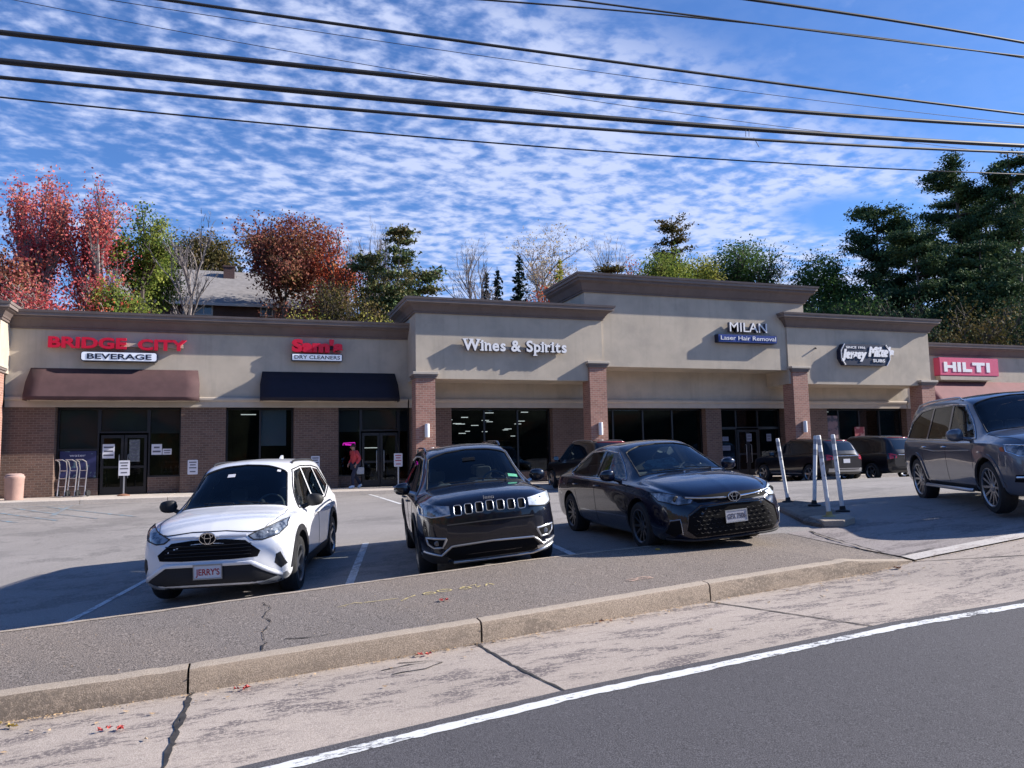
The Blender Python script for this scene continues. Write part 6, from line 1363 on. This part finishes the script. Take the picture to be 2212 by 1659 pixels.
T(188, 45, 388, 105, M['l_red'], 'narrower red maple beside the tallest one', 2, nleaf=4200, dens=.3, leaf=.12, clump=.38, multi=2, name='maple_tree', crown0=.1, bark=M['bark_grey'], spread=.36)
T(8, 44, 520, 120, M['l_maroon'], 'deep red maple cut off by the left edge', 3, nleaf=5000, leaf=.13, clump=.45, name='maple_tree', crown0=.1)
T(110, 42, 602, 210, M['l_red'], 'low spreading scarlet bush above the left parapet', 4, nleaf=7000, leaf=.12, clump=.5, name='red_bush', cat='bush', multi=4, crown0=.05, bark=M['bark_pale'], spread=.6)
T(215, 43, 625, 130, M['l_orange'], 'orange red bush below the narrower maple', 44, nleaf=3500, leaf=.12, clump=.4, name='red_bush', cat='bush', multi=4, crown0=.05, bark=M['bark_pale'], spread=.6)
T(298, 50, 438, 115, M['l_yg'], 'tall open yellow green tree right of the red maples', 5, nleaf=4200, leaf=.14, clump=.42, name='ash_tree', multi=1, crown0=.6, spread=.5)
T(255, 43, 592, 95, M['l_yg'], 'bushy light green shrub above the left shop sign', 6, nleaf=6500, leaf=.13, clump=.42, name='green_bush', cat='bush', multi=4, crown0=.0, spread=.6)
T(340, 54, 508, 75, M['l_yg'], 'green crowned tree between the ash and the bare tree', 7, nleaf=3000, leaf=.14, clump=.4, crown0=.6)
T(398, 46, 462, 115, None, 'leafless tree in front of the grey roof', 8, nleaf=0, name='bare_tree', multi=1, bare=1, bark=M['bark_grey'], levels=4, crown0=.3, spread=.42, tw=.010)
T(445, 72, 512, 125, M['l_olive'], 'round olive brown tree behind the house roof', 9, nleaf=9500, leaf=.19, clump=.75, crown0=.3, fill=.6)
T(380, 74, 530, 90, M['l_olive'], 'darker olive tree behind the left end of the house roof', 99, nleaf=7500, leaf=.19, clump=.75, crown0=.3)
b, H, Wd = spot(516, 74, 566, 30); build_spruce('tiny dark spruce just right of the chimney', b, H, Wd/2+.4, M['l_spruce'], 10, 22, group=GT)
b, H, Wd = spot(552, 72, 545, 50); build_spruce('dark spruce at the left flank of the maroon maple', b, H, Wd/2+.6, M['l_spruce'], 11, 24, group=GT)
T(640, 54, 474, 195, M['l_maroon'], 'broad maroon maple above the house', 12, nleaf=12000, leaf=.15, clump=.55, name='maple_tree', crown0=.6, spread=.55, dens=.38, fill=.6)
T(725, 51, 488, 95, M['l_orange'], 'sparse orange red maple leaning right of the maroon one', 13, nleaf=2800, leaf=.13, clump=.4, name='maple_tree', crown0=.3, bare=.3)
T(604, 43, 645, 55, M['l_maroon'], 'small purple red bush right of the house window', 14, nleaf=2200, leaf=.11, clump=.3, name='red_bush', cat='bush', multi=3, crown0=0)
T(655, 42, 650, 105, M['l_yellow'], 'bright yellow green bush above the dry cleaner parapet', 15, nleaf=4500, leaf=.11, clump=.3, name='yellow_bush', cat='bush', multi=4, crown0=0, spread=.65)
T(820, 42, 660, 100, M['l_yellow'], 'yellow green bush at the foot of the thin pines', 16, nleaf=3500, leaf=.11, clump=.3, name='yellow_bush', cat='bush', multi=4, crown0=0, spread=.65)
T(740, 44, 600, 120, M['l_olive'], 'dull brown green thicket under the sparse maple', 17, nleaf=5000, leaf=.13, clump=.45, name='brown_bush', cat='bush', multi=4, crown0=0)
T(800, 56, 462, 100, None, 'leafless thin stemmed tree left of the tall thin pine', 18, nleaf=0, name='bare_tree', multi=4, bare=1, bark=M['bark_grey'], levels=4, crown0=.2, spread=.25, tw=.009)
b, H, Wd = spot(795, 49, 545, 115); build_pine('dark green pine with brown patches right of the maples', b, H, Wd/2, M['l_pine2'], 19, 12, .2, group=GT, nl=2600, clus=.45, gap=.4)
b, H, Wd = spot(862, 47, 488, 90); build_pine('tall thin pine with a pale trunk beside the wine shop parapet', b, H, Wd/2, M['l_pine2'], 20, 13, .25, group=GT, nl=2300, clus=.35, gap=.35, barkm=M['bark_pale'])
b, H, Wd = spot(905, 50, 585, 130); build_pine('low pine with flat branches reaching right over the parapet', b, H, Wd/2, M['l_pine2'], 21, 9, .3, group=GT, nl=2800, clus=.4, gap=.3, topw=.6)
T(1015, 56, 502, 115, None, 'leafless forked tree left of the spruces', 22, nleaf=0, name='bare_tree', multi=2, bare=1, bark=M['bark_grey'], levels=4, crown0=.3, spread=.34, tw=.011)
for px, yt, w, s, lb in ((1052, 582, 38, 23, 'leftmost and smallest of the three dark spruces'), (1076, 576, 42, 24, 'middle of the three dark spruces'), (1124, 545, 70, 25, 'tallest of the three dark spruces')):
    b, H, Wd = spot(px, 60, yt, w); build_spruce(lb, b, H, Wd/2+.3, M['l_spruce'], s, 26, group=GT)
T(1188, 60, 482, 115, M['l_pale'], 'sparse pale pink tree with last autumn leaves', 26, nleaf=1700, leaf=.13, clump=.5, bare=.6, bark=M['bark_grey'], levels=5, crown0=.25, tw=.009, spread=.42)
T(1180, 44, 615, 95, M['l_orange'], 'rusty bush below the pale tree', 27, nleaf=3000, leaf=.13, clump=.4, name='brown_bush', cat='bush', multi=4, crown0=0)
b, H, Wd = spot(1212, 58, 552, 55); build_spruce('small golden green conifer in front of the pale tree', b, H, Wd/2+.3, M['l_yellow'], 28, 20, group=GT)
T(1310, 62, 500, 105, None, 'faint leafless tree over the left end of the tallest parapet', 29, nleaf=0, name='bare_tree', multi=2, bare=1, bark=M['bark_pale'], levels=4, crown0=.3, spread=.4, tw=.009)
b, H, Wd = spot(1316, 58, 572, 70); build_pine('brownish pine top peeping over the tallest parapet', b, H, Wd/2, M['l_olive'], 30, 8, .3, group=GT, nl=2500, topw=.7)
b, H, Wd = spot(1458, 60, 474, 125); build_pine('sparse scraggy pine standing high above the tallest parapet', b, H, Wd/2, M['l_olive'], 31, 12, .45, group=GT, nl=2400, clus=.30, gap=.35, topw=.45)
T(1385, 58, 558, 75, M['l_orange'], 'small rusty tree left of the yellow green trees', 32, nleaf=2400, leaf=.15, clump=.5, bare=.3)
T(1440, 55, 553, 130, M['l_yg'], 'yellow green tree in front of the scraggy pine', 33, nleaf=7500, fill=.6, dens=.6, leaf=.15, clump=.55, crown0=.1)
T(1518, 56, 556, 90, M['l_yellow'], 'golden green tree between two green ones', 34, nleaf=5500, fill=.6, dens=.6, leaf=.15, clump=.5, crown0=.1)
T(1605, 57, 528, 155, M['l_green'], 'broad rounded green tree above the tallest parapet', 35, nleaf=9500, fill=.65, dens=.55, leaf=.16, clump=.6, crown0=.1, spread=.5)
T(1688, 62, 560, 80, M['l_yg'], 'pale thin leaved tree left of the parapet corner', 36, nleaf=1500, leaf=.14, clump=.5, bare=.5, bark=M['bark_pale'], levels=5)
T(1775, 50, 548, 115, M['l_green'], 'green tree beside the right corner of the tallest parapet', 37, nleaf=8000, fill=.5, dens=.6, leaf=.15, clump=.5, crown0=.05)
GP = 'big dark pines at the right'
for (px, Y, yt, w, s, nl, lb, z0) in ((1905, 50, 448, 185, 38, 15000, 'leftmost big pine with branches reaching left', .12), (2085, 50, 342, 250, 39, 24000, 'tallest big pine at the right', .15), (2210, 46, 332, 210, 40, 18000, 'big pine cut off by the right edge', .15),
                                      (1990, 45, 500, 210, 41, 15000, 'lower dark pine between the two tall ones', .05), (2130, 43, 520, 240, 42, 16000, 'low bushy pine above the right parapet', .03), (2150, 62, 400, 260, 61, 22000, 'broad dark pine standing behind the tallest one', .1), (1985, 60, 470, 230, 62, 20000, 'dark pine set back between the left and tallest pines', .1), (2240, 60, 420, 260, 63, 18000, 'dark pine set back at the right edge', .1)):
    b, H, Wd = spot(px, Y, yt, w, sink=.5); build_pine(lb, b, H, Wd/2, M['l_pine'], s, 15, z0, group=GP, nl=int(nl*1.15), clus=.50, gap=.12, leaf=.15, flatk=.38, topw=.35)
for (px, Y, yt, w, s, lf, lb) in ((1800, 46, 630, 150, 51, 'l_green', 'dark green thicket left of the pines above the parapet'), (1930, 42, 640, 220, 52, 'l_pine', 'dark undergrowth below the leftmost big pine'), (2060, 40, 650, 220, 53, 'l_olive', 'olive undergrowth with yellow flecks above the right parapet'), (2190, 40, 640, 200, 54, 'l_pine', 'dark undergrowth at the right edge')):
    T(px, Y, yt, w, M[lf], lb, s, nleaf=8000, leaf=.16, clump=.55, name='green_bush', cat='bush', multi=5, crown0=0, spread=.7)
# wood behind everything on the hill
rng = np.random.default_rng(5); n = 26000; px = rng.uniform(-60, 2300, n); Yq = rng.uniform(84, 120, n); C_ = []
for i in range(n):
    d = at(px[i], 700, Yq[i]); C_.append((d.x, Yq[i], hill_z(d.x, Yq[i])+abs(rng.normal(0, 1.6))+1.0*math.sin(px[i]*.03)+.3))
o = quads_obj('woodland', leaf_quads(np.array(C_), .35, rng), M['l_olive'], None); tag(o, 'far brown green woodland along the hilltop', 'woodland', kind='stuff')
# ================================================================ person in the doorway
def person():
    t = thing('person', 'person in a red jacket with a grey bag walking left past the dry cleaner door', 'person', (3.72, 29.25, .575), (0, 0, rad(200)))
    V = {'pel': (0, 0, .86), 'bel': (.0, 0, 1.0), 'che': (.04, 0, 1.22), 'nek': (.07, 0, 1.40), 'hed': (.11, 0, 1.50), 'top': (.12, 0, 1.61),
         'shl': (.04, .17, 1.33), 'ell': (-.06, .24, 1.09), 'wrl': (.08, .22, .90), 'shr': (.04, -.17, 1.33), 'elr': (.02, -.23, 1.08), 'wrr': (.16, -.2, .93),
         'hil': (0, .09, .84), 'knl': (.16, .10, .48), 'anl': (.16, .10, .09), 'tol': (.30, .11, .04), 'hir': (0, -.09, .84), 'knr': (-.04, -.10, .46), 'anr': (-.26, -.10, .13), 'tor': (-.17, -.11, .03)}
    E_ = [('pel', 'bel'), ('bel', 'che'), ('che', 'nek'), ('nek', 'hed'), ('hed', 'top'), ('che', 'shl'), ('shl', 'ell'), ('ell', 'wrl'), ('che', 'shr'), ('shr', 'elr'), ('elr', 'wrr'), ('pel', 'hil'), ('hil', 'knl'), ('knl', 'anl'), ('anl', 'tol'), ('pel', 'hir'), ('hir', 'knr'), ('knr', 'anr'), ('anr', 'tor')]
    Rr = dict(pel=.13, bel=.13, che=.15, nek=.055, hed=.085, top=.07, shl=.07, ell=.045, wrl=.03, shr=.07, elr=.045, wrr=.03, hil=.09, knl=.06, anl=.04, tol=.035, hir=.09, knr=.06, anr=.04, tor=.035)
    def skin(name, keys, mt, grow=0, parent=None):
        ks = [k for k in V if k in keys]; me = bpy.data.meshes.new(name); me.from_pydata([V[k] for k in ks], [(ks.index(a), ks.index(b)) for a, b in E_ if a in ks and b in ks], []); o = bpy.data.objects.new(name, me); COL.objects.link(o)
        md = o.modifiers.new('s', 'SKIN'); 
        for i, k in enumerate(ks): v = o.data.skin_vertices[0].data[i]; v.radius = (Rr[k]+grow, Rr[k]+grow); v.use_root = (i == 0)
        sb = o.modifiers.new('u', 'SUBSURF'); sb.levels = 2; sb.render_levels = 2; apply_mods(o); o.data.materials.clear(); o.data.materials.append(mt); o.data.polygons.foreach_set('use_smooth', [True]*len(o.data.polygons)); o.parent = parent or t; return o
    sk = mat('skin', (.36, .20, .15), .55); b = skin('body', set(V), sk)
    skin('jacket', {'bel', 'che', 'nek', 'shl', 'ell', 'wrl', 'shr', 'elr', 'wrr', 'pel'}, mat('red_jacket', (.50, .05, .06), .8, bump=.3, bscale=12), .022)
    skin('trousers', {'pel', 'hil', 'knl', 'anl', 'hir', 'knr', 'anr'}, mat('jeans', (.02, .025, .05), .85), .016)
    for k, q in (('anl', 'tol'), ('anr', 'tor')):
        mb = MB(); a, c = Vector(V[k]), Vector(V[q]); mb.tube([a-(c-a)*.35+Vector((0, 0, -.03)), a+Vector((0, 0, -.02)), c, c+(c-a)*.25], [.04, .055, .045, .02], 10); mb.build('shoe', M['white'], t, smooth=60)
    mb = MB()
    for i in range(7):
        u = i/6*math.pi*.62; mb.v += [(.10-.0+.102*math.sin(u)*math.cos(a)-.015, .092*math.sin(u)*math.sin(a), 1.565+.085*math.cos(u)) for a in np.linspace(0, 2*math.pi, 13)[:-1]]
    for i in range(6):
        for j in range(12): mb.f.append((i*12+j, i*12+(j+1) % 12, (i+1)*12+(j+1) % 12, (i+1)*12+j)); mb.m.append(0)
    mb.build('hair', mat('hair', (.03, .02, .015), .6), t, smooth=60)
    for s, k in ((1, 'wrl'), (-1, 'wrr')):
        w = Vector(V[k]); h = MB(); h.tube([w, w+Vector((.03, 0, -.05)), w+Vector((.045, 0, -.09))], [.026, .036, .030], 8); ho = h.build('hand', sk, t, smooth=60)
        for f_ in range(4): a = w+Vector((.045, (f_-1.5)*.017, -.085)); h = MB(); h.tube([a, a+Vector((.01, 0, -.035)), a+Vector((-.002, 0, -.065+.004*abs(f_-1.5)))], [.009, .009, .007], 6); h.build('finger', sk, ho, smooth=60)
        h = MB(); a = w+Vector((.05, -.03*s, -.04)); h.tube([a, a+Vector((.03, -.01*s, -.025)), a+Vector((.035, -.01*s, -.05))], [.010, .010, .008], 6); h.build('finger', sk, ho, smooth=60)
    for s in (1, -1): mb = MB(); mb.lathe([(0, 0), (.012, .003), (0, .014)], (.192, .034*s, 1.535), 'x', 8); mb.build('eye', M['black'], b, smooth=60)
    mb = MB(); mb.tube([(.185, 0, 1.545), (.215, 0, 1.51), (.195, 0, 1.495)], [.008, .016, .008], 8); mb.build('nose', sk, b, smooth=60)
    q = thing('shoulder_bag', 'pale grey bag hanging at the hip of the person in red', 'bag', (3.88, 29.16, 1.22)); mb = MB(); mb.prism(rrect(-.14, .14, -.13, .13, .04), lambda a, b_, c: (a, c, b_), -.05, .05); mb.build('body', mat('bag_grey', (.34, .35, .37), .8), q, bevel=.015)
    mb = MB(); mb.tube([(-.12, 0, .12), (-.08, 0, .42), (.08, 0, .42), (.12, 0, .12)], .012, 6); mb.build('strap', M['clad_grey'], q, smooth=60)
person()
